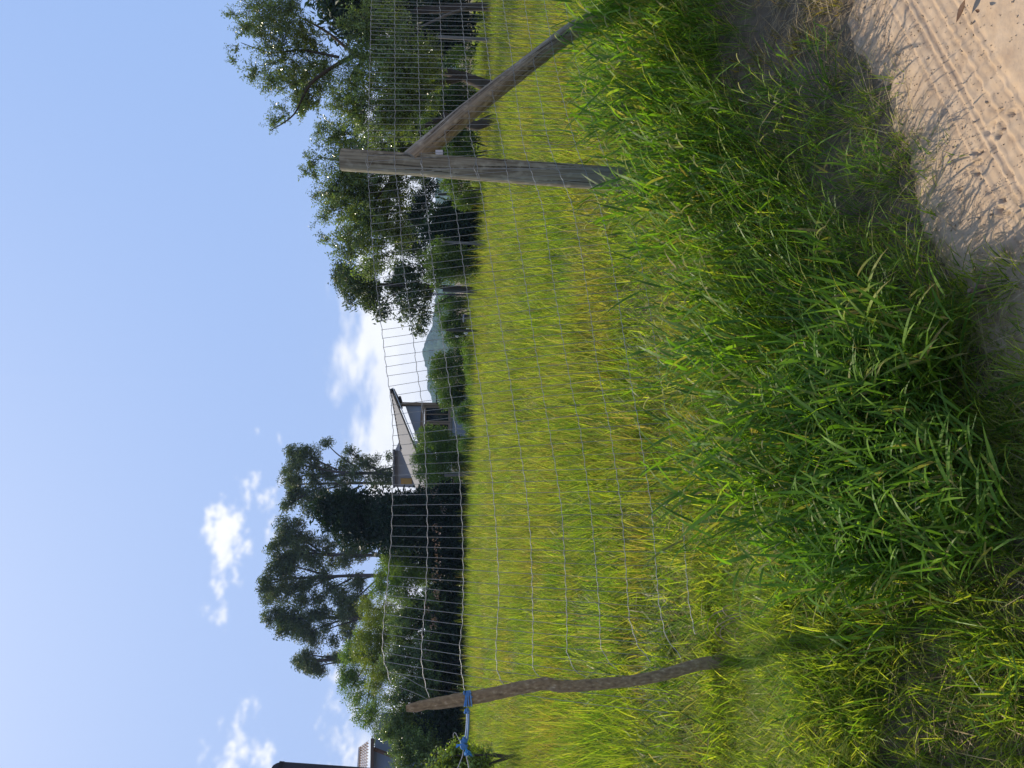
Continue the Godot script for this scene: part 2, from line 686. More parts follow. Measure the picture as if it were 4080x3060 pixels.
func build_ground() -> void:
	var g := put("ground", height_sheet(axis_steps(-3.0, 4.5, 0.06, 3500.0), axis_steps(-7.0, -1.4, 0.06, 3500.0), func(x, z): return Vector3(x, ground_y(x, z), z), M.soil))
	tag(g, "bare brown earth under the grass of the bank and field", "ground", "", "structure")
	# the sandy track, measured along (t) and across (n) its length
	var pits := []
	for q in [[1740, 950, 38], [1770, 905, 26], [1830, 940, 20], [1805, 990, 22], [1890, 830, 22], [1815, 815, 18], [1600, 1225, 34], [1640, 1195, 26], [1560, 1262, 28], [1630, 1270, 18], [1620, 1120, 22], [1800, 1540, 28], [1840, 1572, 20], [1820, 1470, 20], [1500, 1400, 20], [1780, 1590, 18], [1660, 1120, 16]]:
		var d := sight(3060.0 - q[1] / 1.8435, 3000.0 + q[0] / 1.8435)
		var p := EYE + d * (-EYE.y / d.y)
		pits.append([p, q[2] * 0.00042, rnd(0.008, 0.014)])
	var n := FastNoiseLite.new()
	n.seed = 12
	n.frequency = 1.0
	n.fractal_octaves = 4
	var high := func(t: float, nn: float) -> Vector3:
		var x := 0.505 * nn + 0.869 * t
		var z := 0.869 * nn - 0.505 * t
		var edge := -1.73 + 0.10 * n.get_noise_1d(t * 2.2) + 0.05 * n.get_noise_1d(t * 9.0)
		var y := -0.05 * (1.0 - smoothstep(edge - 0.16, edge + 0.05, nn)) + 0.012 * n.get_noise_2d(t * 1.1, nn * 2.6) + 0.002 * n.get_noise_2d(t * 9.0, nn * 9.0)
		if absf(t) < 3.0 and nn < 0.0:
			var q := x * 0.55 + z * 0.835
			var tt := x * 0.835 - z * 0.55
			y += 0.0015 * n.get_noise_2d(t * 34.0, nn * 34.0)
			# tyre tracks: two pressed bands with raised lines and bars between
			for tr in [[-1.475, 0.13], [-1.275, 0.10]]:
				var e: float = absf(q - tr[0]) / tr[1]
				if e < 1.0:
					var bite := smoothstep(1.0, 0.8, e)
					var worn := smoothstep(-0.3, 0.3, n.get_noise_2d(tt * 1.2 + 30.0, q * 5.0))
					y -= 0.006 * bite
					y += 0.004 * bite * worn * sin((tt + 0.25 * absf(q - tr[0])) * TAU / 0.062)
			for ln in [-1.345, -1.318, -1.262, -1.405, -1.205]:
				y += 0.007 * exp(-pow((q - ln - 0.006 * n.get_noise_1d(tt * 3.0)) / 0.0055, 2.0)) - 0.006 * exp(-pow((q - ln + 0.011) / 0.006, 2.0))
			for p in pits:
				var dx: float = x - p[0].x
				var dz: float = (z - p[0].z) * 0.8
				var rr: float = sqrt(dx * dx + dz * dz) / p[1]
				if rr < 2.0:
					y += -p[2] * (1.0 - smoothstep(0.6, 1.15, rr)) + 0.004 * exp(-pow((rr - 1.4) / 0.25, 2.0))
		return Vector3(x, y, z)
	var ts := PackedFloat32Array()
	var t := -40.0
	while t < 40.0:
		ts.append(t)
		t += 0.007 if t > 0.55 and t < 2.75 else (0.05 if absf(t) < 4.0 else 1.0)
	var ns := PackedFloat32Array()
	var q := -1.98
	while q < 3.2:
		ns.append(q)
		q += 0.007 if q < -0.85 else 0.12
	# height_sheet reads rows of z and columns of x: here rows of n and columns of t
	var r := put("dirt_road", height_sheet(ts, ns, high, M.sand))
	tag(r, "sandy pale brown track with tyre marks and paw prints beside the grass bank", "road", "", "structure")

func build_hill() -> void:
	var ridge := [[-400, 1752], [600, 1745], [1000, 1752], [1218, 1742], [1285, 1737], [1311, 1723], [1340, 1715], [1362, 1708], [1385, 1704], [1440, 1708], [1500, 1714], [1530, 1719], [1581, 1730], [1700, 1748], [1900, 1760], [2300, 1765], [2800, 1758], [3500, 1765]]
	var s := Shape.new()
	var n := FastNoiseLite.new()
	n.seed = 31
	n.frequency = 0.02
	n.fractal_octaves = 5
	var cols := 360
	var rows := 26
	for j in rows:
		var f := float(j) / (rows - 1)
		for k in cols:
			var y := lerpf(-400.0, 3500.0, float(k) / (cols - 1))
			var v := 1760.0
			for m in ridge.size() - 1:
				if y >= ridge[m][0] and y <= ridge[m + 1][0]:
					v = lerpf(ridge[m][1], ridge[m + 1][1], (y - ridge[m][0]) / (ridge[m + 1][0] - ridge[m][0]))
			var top := at(y, v, 1100.0)
			var d := 620.0 + 480.0 * f if f <= 0.8 else 1100.0 - 96.0 + (f - 0.8) * 480.0 * 4.0
			var p := at(y, v, 1100.0)
			p.x *= d / 1100.0
			p.z = -d
			var rise := sin(minf(f / 0.8, 1.0) * PI * 0.5) if f <= 0.8 else cos((f - 0.8) / 0.2 * PI * 0.5)
			p.y = (top.y) * rise + n.get_noise_2d(p.x * 0.8, p.z * 0.8) * 7.0 * rise * (0.3 if f > 0.7 and f < 0.85 else 1.0) + n.get_noise_2d(p.x * 6.0, p.z * 6.0) * 2.0 * rise - 1.0
			s.v.append(p)
			var g := 0.8 + 0.7 * n.get_noise_2d(p.x * 2.5, p.z * 2.5)
			s.c.append(Color(0.05 * g, 0.08 * g, 0.035 * g))
	for j in rows - 1:
		for k in cols - 1:
			var a := j * cols + k
			s.i.append_array([a, a + cols, a + 1, a + 1, a + cols, a + cols + 1])
	var o := put("hill", s.mesh(plain(0.95, true, 0.1)))
	tag(o, "blue grey wooded hill on the horizon behind the round shrub", "hill", "", "structure")

# ---------------------------------------------------------------- houses
func build_house() -> void:
	var wallc := lin(0.30, 0.31, 0.33)
	var timber := lin(0.27, 0.185, 0.115)
	var dark := lin(0.06, 0.055, 0.055)
	var house := tree_at("house", 1650, 39.0)
	# main wall: an upright plane that faces the camera, a little to its right
	var a := at(1607, 1795, 38.4)
	var along := Vector3(-0.90, 0.0, 0.43)          # towards the left end of the gable
	var out := Vector3(0.43, 0.0, 0.90)
	var at_wall := func(y: float, v: float, lift: float) -> Vector3: return on_plane(y, v, a + out * lift, out)
	var part := func(called: String, corners: Array, lift: float, thick: float, col: Color, mat: Material, parent: Node) -> MeshInstance3D:
		var s := Shape.new()
		s.off = house.position
		var poly := PackedVector3Array()
		for c in corners:
			poly.append((at_wall as Callable).call(c[0], c[1], lift))
		s.prism(poly, -out * thick, col)
		return put(called, s.mesh(mat), parent)
	part.call("gable_wall", [[1612, 1614], [1612, 1690], [1755, 1690], [1755, 1665]], -0.06, 0.12, lin(0.34, 0.36, 0.40), M.paint, house)
	var base: MeshInstance3D = part.call("base_wall", [[1562, 1798], [1562, 1900], [1790, 1900], [1790, 1790]], 0.10, 0.25, wallc, M.paint, house)
	part.call("side_wall", [[1690, 1685], [1690, 1795], [1790, 1795], [1790, 1685]], -0.10, 0.12, lin(0.31, 0.32, 0.34), M.paint, house)
	part.call("corner_post", [[1602, 1600], [1605, 1796], [1617, 1796], [1613, 1600]], 0.05, 0.2, timber, M.paint, house)
	part.call("tie_beam", [[1612, 1678], [1612, 1692], [1790, 1684], [1790, 1669]], 0.04, 0.16, timber, M.paint, house)
	for w in [[1618, 1683], [1685, 1745]]:
		var y0: float = w[0]
		var y1: float = w[1]
		var fr: MeshInstance3D = part.call("window", [[y0, 1692], [y0, 1698], [y1, 1698], [y1, 1692]], 0.02, 0.1, timber, M.paint, house)
		for bar in [[[y0, 1786], [y0, 1795], [y1, 1795], [y1, 1786]], [[y0, 1698], [y0, 1786], [y0 + 6, 1786], [y0 + 6, 1698]], [[y1 - 6, 1698], [y1 - 6, 1786], [y1, 1786], [y1, 1698]]]:
			part.call("frame", bar, 0.02, 0.1, timber, M.paint, fr)
		part.call("frame", [[(y0 + y1) / 2 - 1.5, 1698], [(y0 + y1) / 2 - 1.5, 1786], [(y0 + y1) / 2 + 1.5, 1786], [(y0 + y1) / 2 + 1.5, 1698]], 0.0, 0.06, timber, M.paint, fr)
		part.call("pane", [[y0 + 6, 1698], [y0 + 6, 1786], [y1 - 6, 1786], [y1 - 6, 1698]], -0.05, 0.02, Color.WHITE, M.glass, fr)
	part.call("sill", [[1605, 1795], [1605, 1800], [1760, 1799], [1760, 1794]], 0.16, 0.2, lin(0.26, 0.2, 0.14), M.paint, house)
	part.call("drain_spout", [[1615, 1829], [1615, 1862], [1621, 1862], [1621, 1829]], 0.17, 0.06, dark, M.paint, house)
	# roof: slopes down to the left, ridge runs away from the camera
	var tip := at(1548, 1559, 38.0)
	var back := at(1792, 1600, 45.6)
	var low := at(1900, 1703, 35.9)
	var down := (low - tip)
	var deep := (back - tip)
	var rn := deep.cross(down).normalized()
	if rn.y < 0:
		rn = -rn
	var sheets := 9
	var roof := put("roof", Shape_strip(tip + down * 0.0 + rn * 0.02, down * 0.012, deep, rn, house.position, dark), house)
	for k in sheets:
		var s := Shape.new()
		s.off = house.position
		var f0 := float(k) / sheets
		var f1 := float(k + 1) / sheets
		var steps := 16
		for q in steps:
			var g0 := lerpf(f0, f1, float(q) / steps)
			var g1 := lerpf(f0, f1, float(q + 1) / steps)
			var h0 := 0.05 * cos(TAU * 2.0 * q / steps)
			var h1 := 0.05 * cos(TAU * 2.0 * (q + 1) / steps)
			var c := lin(0.255, 0.24, 0.22)
			s.quad(tip + deep * g0 + rn * h0, tip + deep * g1 + rn * h1, tip + deep * g1 + down + rn * h1, tip + deep * g0 + down + rn * h0, c)
		put("roof_sheet", s.mesh(M.paint), roof)
	var barge := Shape.new()
	barge.off = house.position
	var bd := down.normalized()
	barge.prism([tip + bd * 0.02 - rn * 0.06, tip + down - rn * 0.06, tip + down - rn * 0.10, tip + bd * 0.02 - rn * 0.10], -deep.normalized() * 0.06, lin(0.62, 0.60, 0.56))
	put("barge_edge", barge.mesh(M.paint), roof)
	# dark fascia under the high end and the rafter that carries it
	var hi := Shape.new()
	hi.off = house.position
	hi.prism([at(1549, 1561, 38.02), at(1549, 1572, 38.02), at(1612, 1603, 38.3), at(1612, 1588, 38.3)], deep.normalized() * 0.5, dark)
	put("fascia", hi.mesh(M.paint), roof)
	var raf := Shape.new()
	raf.off = house.position
	raf.prism([at(1578, 1588, 38.2), at(1578, 1597, 38.2), at(1612, 1607, 38.4), at(1612, 1596, 38.4)], deep.normalized() * 0.2, dark)
	put("rafter", raf.mesh(M.paint), roof)
	# chimney pot on the ridge
	var ch := Shape.new()
	ch.off = house.position
	ch.prism([at(1770, 1593, 44.6), at(1770, 1620, 44.6), at(1790, 1620, 44.6), at(1790, 1593, 44.6)], Vector3(0, 0, -0.3), dark)
	var chim := put("chimney", ch.mesh(M.paint), roof)
	var ch2 := Shape.new()
	ch2.off = house.position
	ch2.prism([at(1774, 1620, 44.55), at(1774, 1660, 44.0), at(1787, 1660, 44.0), at(1787, 1620, 44.55)], Vector3(0, 0, -0.25), lin(0.09, 0.085, 0.085))
	put("flue", ch2.mesh(M.paint), chim)
	# higher block behind
	var up := Shape.new()
	up.off = house.position
	up.prism([at(1796, 1573, 46.5), at(1796, 1720, 46.5), at(1945, 1740, 46.5), at(1940, 1575, 46.5)], Vector3(0.3, 0, -4.0), lin(0.30, 0.29, 0.29))
	var blk := put("upper_block", up.mesh(M.paint), house)
	for z in [[1566, 1573, lin(0.09, 0.085, 0.085), 0.35], [1580, 1584, lin(0.20, 0.19, 0.19), 0.05]]:
		var e := Shape.new()
		e.off = house.position
		e.prism([at(1792, z[0], 46.45 - z[3]), at(1792, z[1], 46.45 - z[3]), at(1944, z[1] + 1, 46.45 - z[3]), at(1944, z[0] + 1, 46.45 - z[3])], Vector3(0, 0, -0.04 - z[3]), z[2])
		put("eave_board", e.mesh(M.paint), blk)
	var ow := Shape.new()
	ow.off = house.position
	ow.prism([at(1906, 1596, 46.4), at(1906, 1640, 46.4), at(1930, 1641, 46.4), at(1930, 1597, 46.4)], Vector3(0, 0, -0.08), lin(0.42, 0.24, 0.07))
	var shutter := put("wooden_shutter", ow.mesh(M.paint), blk)
	shutter.set_meta("label", "orange brown wooden shutter under the eave")
	# veranda rail on the right
	var rail := Shape.new()
	rail.off = house.position
	rail.tube([at(1560, 1738, 38.0), at(1609, 1741, 38.3)], [0.035, 0.035], 6, [dark])
	put("handrail", rail.mesh(M.paint), base)
	var rp := Shape.new()
	rp.off = house.position
	rp.tube([at(1563, 1737, 38.0), at(1566, 1808, 38.0)], [0.035, 0.035], 6, [dark])
	put("rail_post", rp.mesh(M.paint), base)
	tag(house, "grey walled house with a corrugated single slope roof and timber windows", "house")

func Shape_strip(p: Vector3, d: Vector3, deep: Vector3, rn: Vector3, off: Vector3, col: Color) -> ArrayMesh:
	var s := Shape.new()
	s.off = off
	s.prism([p + rn * 0.06, p + d + rn * 0.06, p + d - rn * 0.08, p - rn * 0.08], deep, col)
	return s.mesh(M.paint)

func build_neighbour() -> void:
	var house := tree_at("tiled_house", 3020, 34.0)
	var d := 34.0
	var eave_r := at(2948, 1476, d)
	var top_r := at(2976, 1437, d + 1.6)
	var step := (at(3060, 1472, d) - at(2948, 1476, d)) / 9.0
	var rise := top_r - eave_r
	var top_step := (at(3060, 1432, d + 1.6) - top_r) / 9.0
	var roof := put("roof", Shape_strip(top_r + Vector3(0, 0.03, 0), Vector3(0, 0, 0.16), top_step * 12.0, Vector3.UP, house.position, lin(0.62, 0.6, 0.58)), house)
	for r in 5:
		for k in 12:
			var s := Shape.new()
			s.off = house.position
			var f0 := r / 5.0
			var f1 := (r + 1.12) / 5.0
			var p0 := eave_r + step * k + (rise + (top_step - step) * k) * f0
			var p1 := eave_r + step * k + (rise + (top_step - step) * k) * f1
			var pts0 := []
			var pts1 := []
			for q in 7:
				var a := PI * q / 6.0
				var bow := Vector3(0, 0.02 + 0.075 * sin(a), 0)
				pts0.append(p0 + step * (q / 6.0 * 0.98) + bow + Vector3(0, 0.035, 0.02))
				pts1.append(p1 + step * (q / 6.0 * 0.98) + bow)
			var g := rnd(0.8, 1.15)
			for q in 6:
				s.quad(pts0[q], pts0[q + 1], pts1[q + 1], pts1[q], lin(0.29 * g, 0.20 * g, 0.16 * g))
			put("roof_tile", s.mesh(M.paint), roof)
	var fa := Shape.new()
	fa.off = house.position
	fa.prism([at(2946, 1477, d + 0.02), at(2946, 1490, d + 0.02), at(3120, 1487, d + 0.02), at(3120, 1474, d + 0.02)], Vector3(0, 0, -0.1), lin(0.12, 0.075, 0.055))
	put("fascia", fa.mesh(M.paint), roof)
	var w := Shape.new()
	w.off = house.position
	w.prism([at(2992, 1489, d + 0.4), at(3018, 1900, d + 0.4), at(3160, 1900, d + 0.4), at(3160, 1488, d + 0.4)], Vector3(0, 0, -4.0), lin(0.19, 0.22, 0.27))
	put("wall", w.mesh(M.paint), house)
	var ba := Shape.new()
	ba.off = house.position
	ba.prism([at(2990, 1485, d + 0.2), at(2995, 1496, d + 0.2), at(3022, 1566, d + 0.2), at(3016, 1572, d + 0.2), at(2984, 1490, d + 0.2)], Vector3(0, 0, -0.18), lin(0.16, 0.09, 0.06))
	put("barge_board", ba.mesh(M.paint), roof)
	tag(house, "house with brown clay tile roof and blue grey wall behind the hedge", "house")
	# dark round topped post right at the edge of the view
	var a := at(3066, 1108, 2.6)
	var b := at(3120, 1900, 2.6)
	var dir := (b - a).normalized()
	var foot := a + dir * ((a.y - 0.1) / -dir.y)
	var p := thing("dark_post", Vector3(foot.x, ground_y(foot.x, foot.z), foot.z))
	var s := Shape.new()
	s.off = p.position
	var rad := 0.024
	s.tube([a - dir * 0.022, a - dir * 0.018, a - dir * 0.008, a + dir * 0.01, a + dir * 0.3, foot + dir * 0.2], [0.004, 0.012, 0.019, rad, rad, rad], 14, [lin(0.045, 0.05, 0.065)])
	put("pole", s.mesh(M.paint), p)
	var cp := Shape.new()
	cp.off = p.position
	cp.tube([a + dir * 0.001, a + dir * 0.016], [rad * 1.06, rad * 1.06], 14, [lin(0.03, 0.033, 0.04)])
	put("collar", cp.mesh(M.paint), p)
	tag(p, "dark round topped post at the edge of the view left of the blue rope", "post")

# ---------------------------------------------------------------- trees and shrubs
func build_trees() -> void:
	var bark := lin(0.075, 0.06, 0.045)
	var grey := lin(0.15, 0.135, 0.115)
	# --- glossy tree on the right with a trunk that forks
	var t := tree_at("broadleaf_tree", 345, 15.0)
	limb(t, "trunk", [[352, 2060], [345, 1955], [318, 1880], [300, 1835]], [0.15, 0.125, 0.10, 0.09], 15.0, bark, 10)
	limb(t, "branch", [[304, 1850], [345, 1730, -0.2], [398, 1645, -0.5], [430, 1560, -0.6]], [0.075, 0.065, 0.05, 0.03], 15.0, bark)
	limb(t, "branch", [[302, 1845], [262, 1650, 0.2], [228, 1470, 0.2], [217, 1415, 0.1]], [0.085, 0.07, 0.055, 0.05], 15.0, bark)
	limb(t, "branch", [[219, 1425, 0.1], [250, 1355], [336, 1236, -0.3], [456, 1171, -0.4], [521, 1076, -0.5]], [0.045, 0.04, 0.03, 0.016, 0.006], 15.0, bark)
	limb(t, "branch", [[222, 1440, 0.2], [190, 1380, 0.4], [125, 1300, 0.5], [60, 1180, 0.4]], [0.04, 0.034, 0.024, 0.012], 15.0, bark)
	limb(t, "branch", [[226, 1465, 0.2], [300, 1400, -0.3], [420, 1380, -0.6]], [0.03, 0.024, 0.01], 15.0, bark)
	limb(t, "branch", [[228, 1350], [200, 1200, 0.2], [210, 1080, 0.3], [170, 960, 0.3]], [0.03, 0.022, 0.014, 0.006], 15.0, bark)
	crown(t, "crown", [[108, 1117, 105], [35, 1035, 85], [228, 1128, 95], [160, 1030, 60], [110, 975, 38], [260, 1235, 100], [340, 1160, 75], [353, 1270, 85], [400, 1205, 50], [290, 1010, 40], [190, 945, 26], [240, 925, 20], [488, 1085, 34, 26], [440, 1135, 40, 36], [430, 1195, 42, 38], [30, 1150, 70], [150, 1210, 80], [330, 1080, 46], [60, 930, 30]], 15.0, "glossy", 0.85, 0.8, lin(1.45, 1.35, 1.25))
	crown(t, "crown", [[407, 1388, 95], [353, 1497, 105], [488, 1524, 105], [244, 1605, 105], [136, 1551, 95], [108, 1440, 80], [434, 1605, 90], [290, 1425, 85], [200, 1500, 95], [350, 1620, 95], [40, 1540, 80], [470, 1450, 70], [300, 1690, 80], [200, 1690, 70], [400, 1690, 60], [520, 1620, 60]], 14.4, "glossy", 0.85, 0.95, lin(1.8, 1.65, 1.35))
	tag(t, "glossy leaved tree with forked trunk and arching upper branch behind the brace", "tree")
	# --- its neighbour behind the corner post
	var t2 := tree_at("broadleaf_tree", 488, 19.0)
	limb(t2, "trunk", [[470, 2060], [478, 1960], [500, 1890], [470, 1800], [455, 1760]], [0.14, 0.13, 0.11, 0.09, 0.07], 19.0, bark, 10)
	limb(t2, "branch", [[462, 1775], [520, 1660], [600, 1540], [660, 1440]], [0.06, 0.05, 0.04, 0.02], 19.0, bark)
	limb(t2, "branch", [[540, 1640], [660, 1600], [790, 1500], [900, 1430], [960, 1330]], [0.045, 0.04, 0.03, 0.02, 0.008], 19.0, bark)
	limb(t2, "branch", [[700, 1560], [850, 1545], [1000, 1510]], [0.03, 0.02, 0.008], 19.0, bark)
	limb(t2, "branch", [[600, 1540], [640, 1400], [625, 1260]], [0.03, 0.02, 0.008], 19.0, bark)
	crown(t2, "crown", [[543, 1334, 75], [570, 1415, 95], [597, 1524, 105], [624, 1285, 52], [678, 1388, 100], [787, 1443, 105], [732, 1497, 105], [814, 1340, 70], [871, 1417, 100], [790, 1530, 95], [925, 1525, 100], [980, 1395, 80], [1030, 1471, 75], [925, 1580, 70], [740, 1340, 70], [860, 1500, 90], [640, 1600, 75], [720, 1590, 60], [1000, 1540, 60], [830, 1590, 50], [560, 1600, 70], [700, 1660, 46], [760, 1640, 44], [640, 1690, 50]], 19.0, "glossy", 1.15, 0.95, lin(1.8, 1.65, 1.35))
	crown(t2, "twig_tip", [[613, 1210, 16, 26], [690, 1215, 16, 24], [655, 1240, 22, 24], [775, 1262, 16, 24], [700, 1250, 18, 22], [880, 1262, 16, 16], [865, 1290, 18, 20], [965, 1262, 14, 16], [950, 1300, 18, 20], [530, 1265, 20, 20], [515, 1290, 22, 20]], 19.0, "glossy", 1.0, 1.0, lin(1.5, 1.4, 1.1))
	tag(t2, "glossy leaved tree directly behind the square topped corner post", "tree")
	# --- dark tree at the far right
	var t3 := tree_at("dark_tree", 60, 21.0)
	limb(t3, "trunk", [[30, 2000], [26, 1900], [40, 1700], [50, 1450]], [0.13, 0.11, 0.09, 0.06], 21.0, bark)
	limb(t3, "branch", [[34, 1860], [60, 1780, -0.6], [110, 1670, -0.8]], [0.05, 0.04, 0.02], 21.0, grey)
	crown(t3, "crown", [[40, 1380, 90], [0, 1320, 80], [70, 1460, 80], [-40, 1440, 100], [110, 1420, 50], [20, 1560, 90], [-80, 1340, 90]], 21.0, "dense", 1.0, 0.9, lin(0.9, 0.95, 1.1))
	tag(t3, "very dark dense tree at the right edge beside the glossy tree", "tree")
	# --- tall slender tree left of the glossy ones
	var t4 := tree_at("slender_tree", 1150, 28.0)
	limb(t4, "trunk", [[1146, 1960], [1150, 1880], [1140, 1700], [1132, 1500], [1118, 1380]], [0.10, 0.09, 0.075, 0.05, 0.02], 28.0, bark)
	limb(t4, "branch", [[1142, 1720], [1180, 1650], [1240, 1600], [1280, 1680]], [0.03, 0.025, 0.018, 0.008], 28.0, bark)
	limb(t4, "branch", [[1140, 1690], [1180, 1560], [1230, 1520]], [0.03, 0.02, 0.008], 28.0, bark)
	limb(t4, "branch", [[1175, 1800], [1200, 1760], [1235, 1700]], [0.02, 0.018, 0.008], 28.0, bark)
	crown(t4, "crown", [[1105, 1352, 62, 40], [1080, 1375, 50, 40], [1143, 1407, 75, 50], [1195, 1462, 58], [1236, 1520, 40], [1150, 1480, 60], [1090, 1480, 60], [1143, 1585, 70, 50], [1220, 1630, 62, 46], [1262, 1690, 42, 30], [1143, 1655, 60, 40], [1185, 1700, 50, 34], [1290, 1640, 16, 12], [1311, 1668, 20, 14], [1060, 1690, 55, 40], [1262, 1590, 22, 16], [1090, 1600, 55]], 28.0, "tall", 0.8, 0.7, lin(1.0, 1.05, 1.0))
	tag(t4, "slender tree with drooping foliage and thin trunk left of the glossy trees", "tree")
	# --- thin dark pine seen through the gap under the glossy tree
	var t5 := tree_at("pine_tree", 850, 31.0)
	limb(t5, "trunk", [[846, 1930], [846, 1760], [850, 1600]], [0.07, 0.06, 0.03], 31.0, bark)
	crown(t5, "crown", [[850, 1640, 44, 34], [880, 1682, 50, 30], [820, 1690, 40, 26], [960, 1610, 52, 40], [905, 1650, 44, 30], [990, 1660, 48, 40], [790, 1660, 34, 26], [742, 1722, 30, 22], [720, 1690, 26, 20], [765, 1700, 24, 20]], 31.0, "dense", 0.6, 0.8, lin(1.0, 1.1, 1.2))
	tag(t5, "thin dark pine in the gap below the glossy crown left of the corner post", "tree")
	# --- tall gum trees in a row behind the house
	var gums := [
		[1885, 70.0, [[1888, 1700], [1886, 1500], [1880, 1340], [1850, 1190]], [[1815, 1171, 38], [1853, 1200, 48], [1800, 1215, 32], [1835, 1240, 40], [1766, 1300, 20, 26], [1782, 1270, 20], [1798, 1388, 22, 28], [1853, 1388, 46], [1847, 1443, 42], [1902, 1497, 44], [1907, 1247, 34], [1880, 1290, 38], [1902, 1160, 46], [1870, 1160, 36], [1902, 1320, 34], [1934, 1377, 40], [1825, 1551, 22, 14], [1880, 1420, 40], [1900, 1550, 40], [1830, 1490, 20, 26]], "tall gum tree with thin bare trunks rising behind the house roof"],
		[1930, 72.0, [[1930, 1700], [1925, 1450], [1930, 1180]], [[1929, 1171, 34], [1975, 1204, 38], [2015, 1150, 42, 30], [1960, 1165, 30], [1960, 1260, 44], [2015, 1247, 52], [2000, 1310, 52], [1940, 1330, 30]], "gum tree with pale green lit top beside the very dark dense tree"],
		[2215, 70.0, [[2216, 1700], [2212, 1480], [2208, 1300], [2195, 1130]], [[2086, 1140, 42], [2113, 1182, 56], [2140, 1133, 44], [2167, 1138, 48], [2205, 1088, 46, 34], [2240, 1130, 56], [2178, 1198, 46], [2249, 1258, 42], [2167, 1377, 38], [2170, 1290, 40], [2232, 1334, 34], [2195, 1432, 42], [2215, 1200, 50], [2140, 1230, 34], [2210, 1390, 30], [2150, 1330, 30]], "tall gum tree with rounded clumps right of the tallest crown"],
		[2295, 69.0, [[2296, 1700], [2292, 1480], [2300, 1250], [2310, 1080]], [[2243, 1144, 46], [2281, 1084, 34], [2335, 1050, 38, 28], [2341, 1090, 56], [2363, 1144, 48], [2379, 1068, 36], [2325, 1226, 42], [2298, 1280, 38], [2384, 1269, 38], [2379, 1361, 50], [2308, 1415, 34], [2300, 1140, 40], [2417, 1388, 46], [2254, 1361, 34], [2379, 1443, 44], [2341, 1323, 34], [2330, 1160, 44], [2400, 1200, 34], [2360, 1200, 40], [2330, 1430, 40]], "tallest gum tree of the row with broad rounded clumps"],
		[2465, 71.0, [[2466, 1700], [2464, 1450], [2462, 1250], [2470, 1110]], [[2460, 1090, 48], [2440, 1130, 44], [2470, 1150, 52], [2509, 1193, 44], [2504, 1122, 34], [2460, 1247, 38], [2440, 1285, 38], [2547, 1253, 42], [2515, 1290, 34], [2504, 1388, 42], [2460, 1361, 40], [2480, 1200, 44], [2530, 1220, 36], [2440, 1420, 40], [2545, 1390, 32], [2550, 1330, 28]], "gum tree with a sloping left shoulder at the left end of the row"],
		[2628, 73.0, [[2629, 1700], [2628, 1450], [2628, 1180]], [[2601, 1204, 24], [2634, 1172, 14, 18], [2640, 1195, 24], [2650, 1215, 32], [2660, 1247, 34], [2665, 1274, 28], [2612, 1290, 20], [2612, 1345, 26], [2640, 1240, 32], [2595, 1235, 18], [2640, 1360, 18], [2590, 1300, 14]], "small pointed gum tree standing apart at the left of the row"],
	]
	for g in gums:
		var o := tree_at("gum_tree", g[0], g[1])
		var r0 := 0.20
		var keys: Array = g[2].duplicate()
		keys.push_front([g[2][0][0], 1850])
		limb(o, "trunk", keys, [r0, r0 * 0.9, r0 * 0.75, r0 * 0.6, r0 * 0.3], g[1], lin(0.10, 0.085, 0.075))
		for b in range(0, g[3].size(), 2):
			var bl: Array = g[3][b]
			var joint := minf(bl[1] + 130.0, 1500.0)
			limb(o, "branch", [[lerpf(g[2][1][0], bl[0], 0.15), joint, 0.0], [lerpf(g[2][1][0], bl[0], 0.6), bl[1] + 50.0, rnd(-0.8, 0.8)], [bl[0], bl[1], 0.0]], [0.10, 0.06, 0.03], g[1], lin(0.09, 0.08, 0.07), 5)
		crown(o, "crown", g[3], g[1], "tall", 1.35, 0.62, lin(1.15, 1.15, 1.0))
		tag(o, g[4], "tree", "gum trees in a row behind the house")
	# --- very dark dense tree left of the house
	var dk := tree_at("dark_tree", 2060, 33.5)
	limb(dk, "trunk", [[2060, 1900], [2058, 1700], [2060, 1350]], [0.22, 0.2, 0.1], 33.5, bark)
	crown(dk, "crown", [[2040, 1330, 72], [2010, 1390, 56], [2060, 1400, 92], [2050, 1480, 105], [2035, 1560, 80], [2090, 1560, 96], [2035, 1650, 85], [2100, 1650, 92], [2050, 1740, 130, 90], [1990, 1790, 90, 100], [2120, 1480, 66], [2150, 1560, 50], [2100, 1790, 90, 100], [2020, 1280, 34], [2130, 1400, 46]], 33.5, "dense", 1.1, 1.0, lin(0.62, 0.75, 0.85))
	tag(dk, "broad very dark dense tree standing left of the house", "tree")
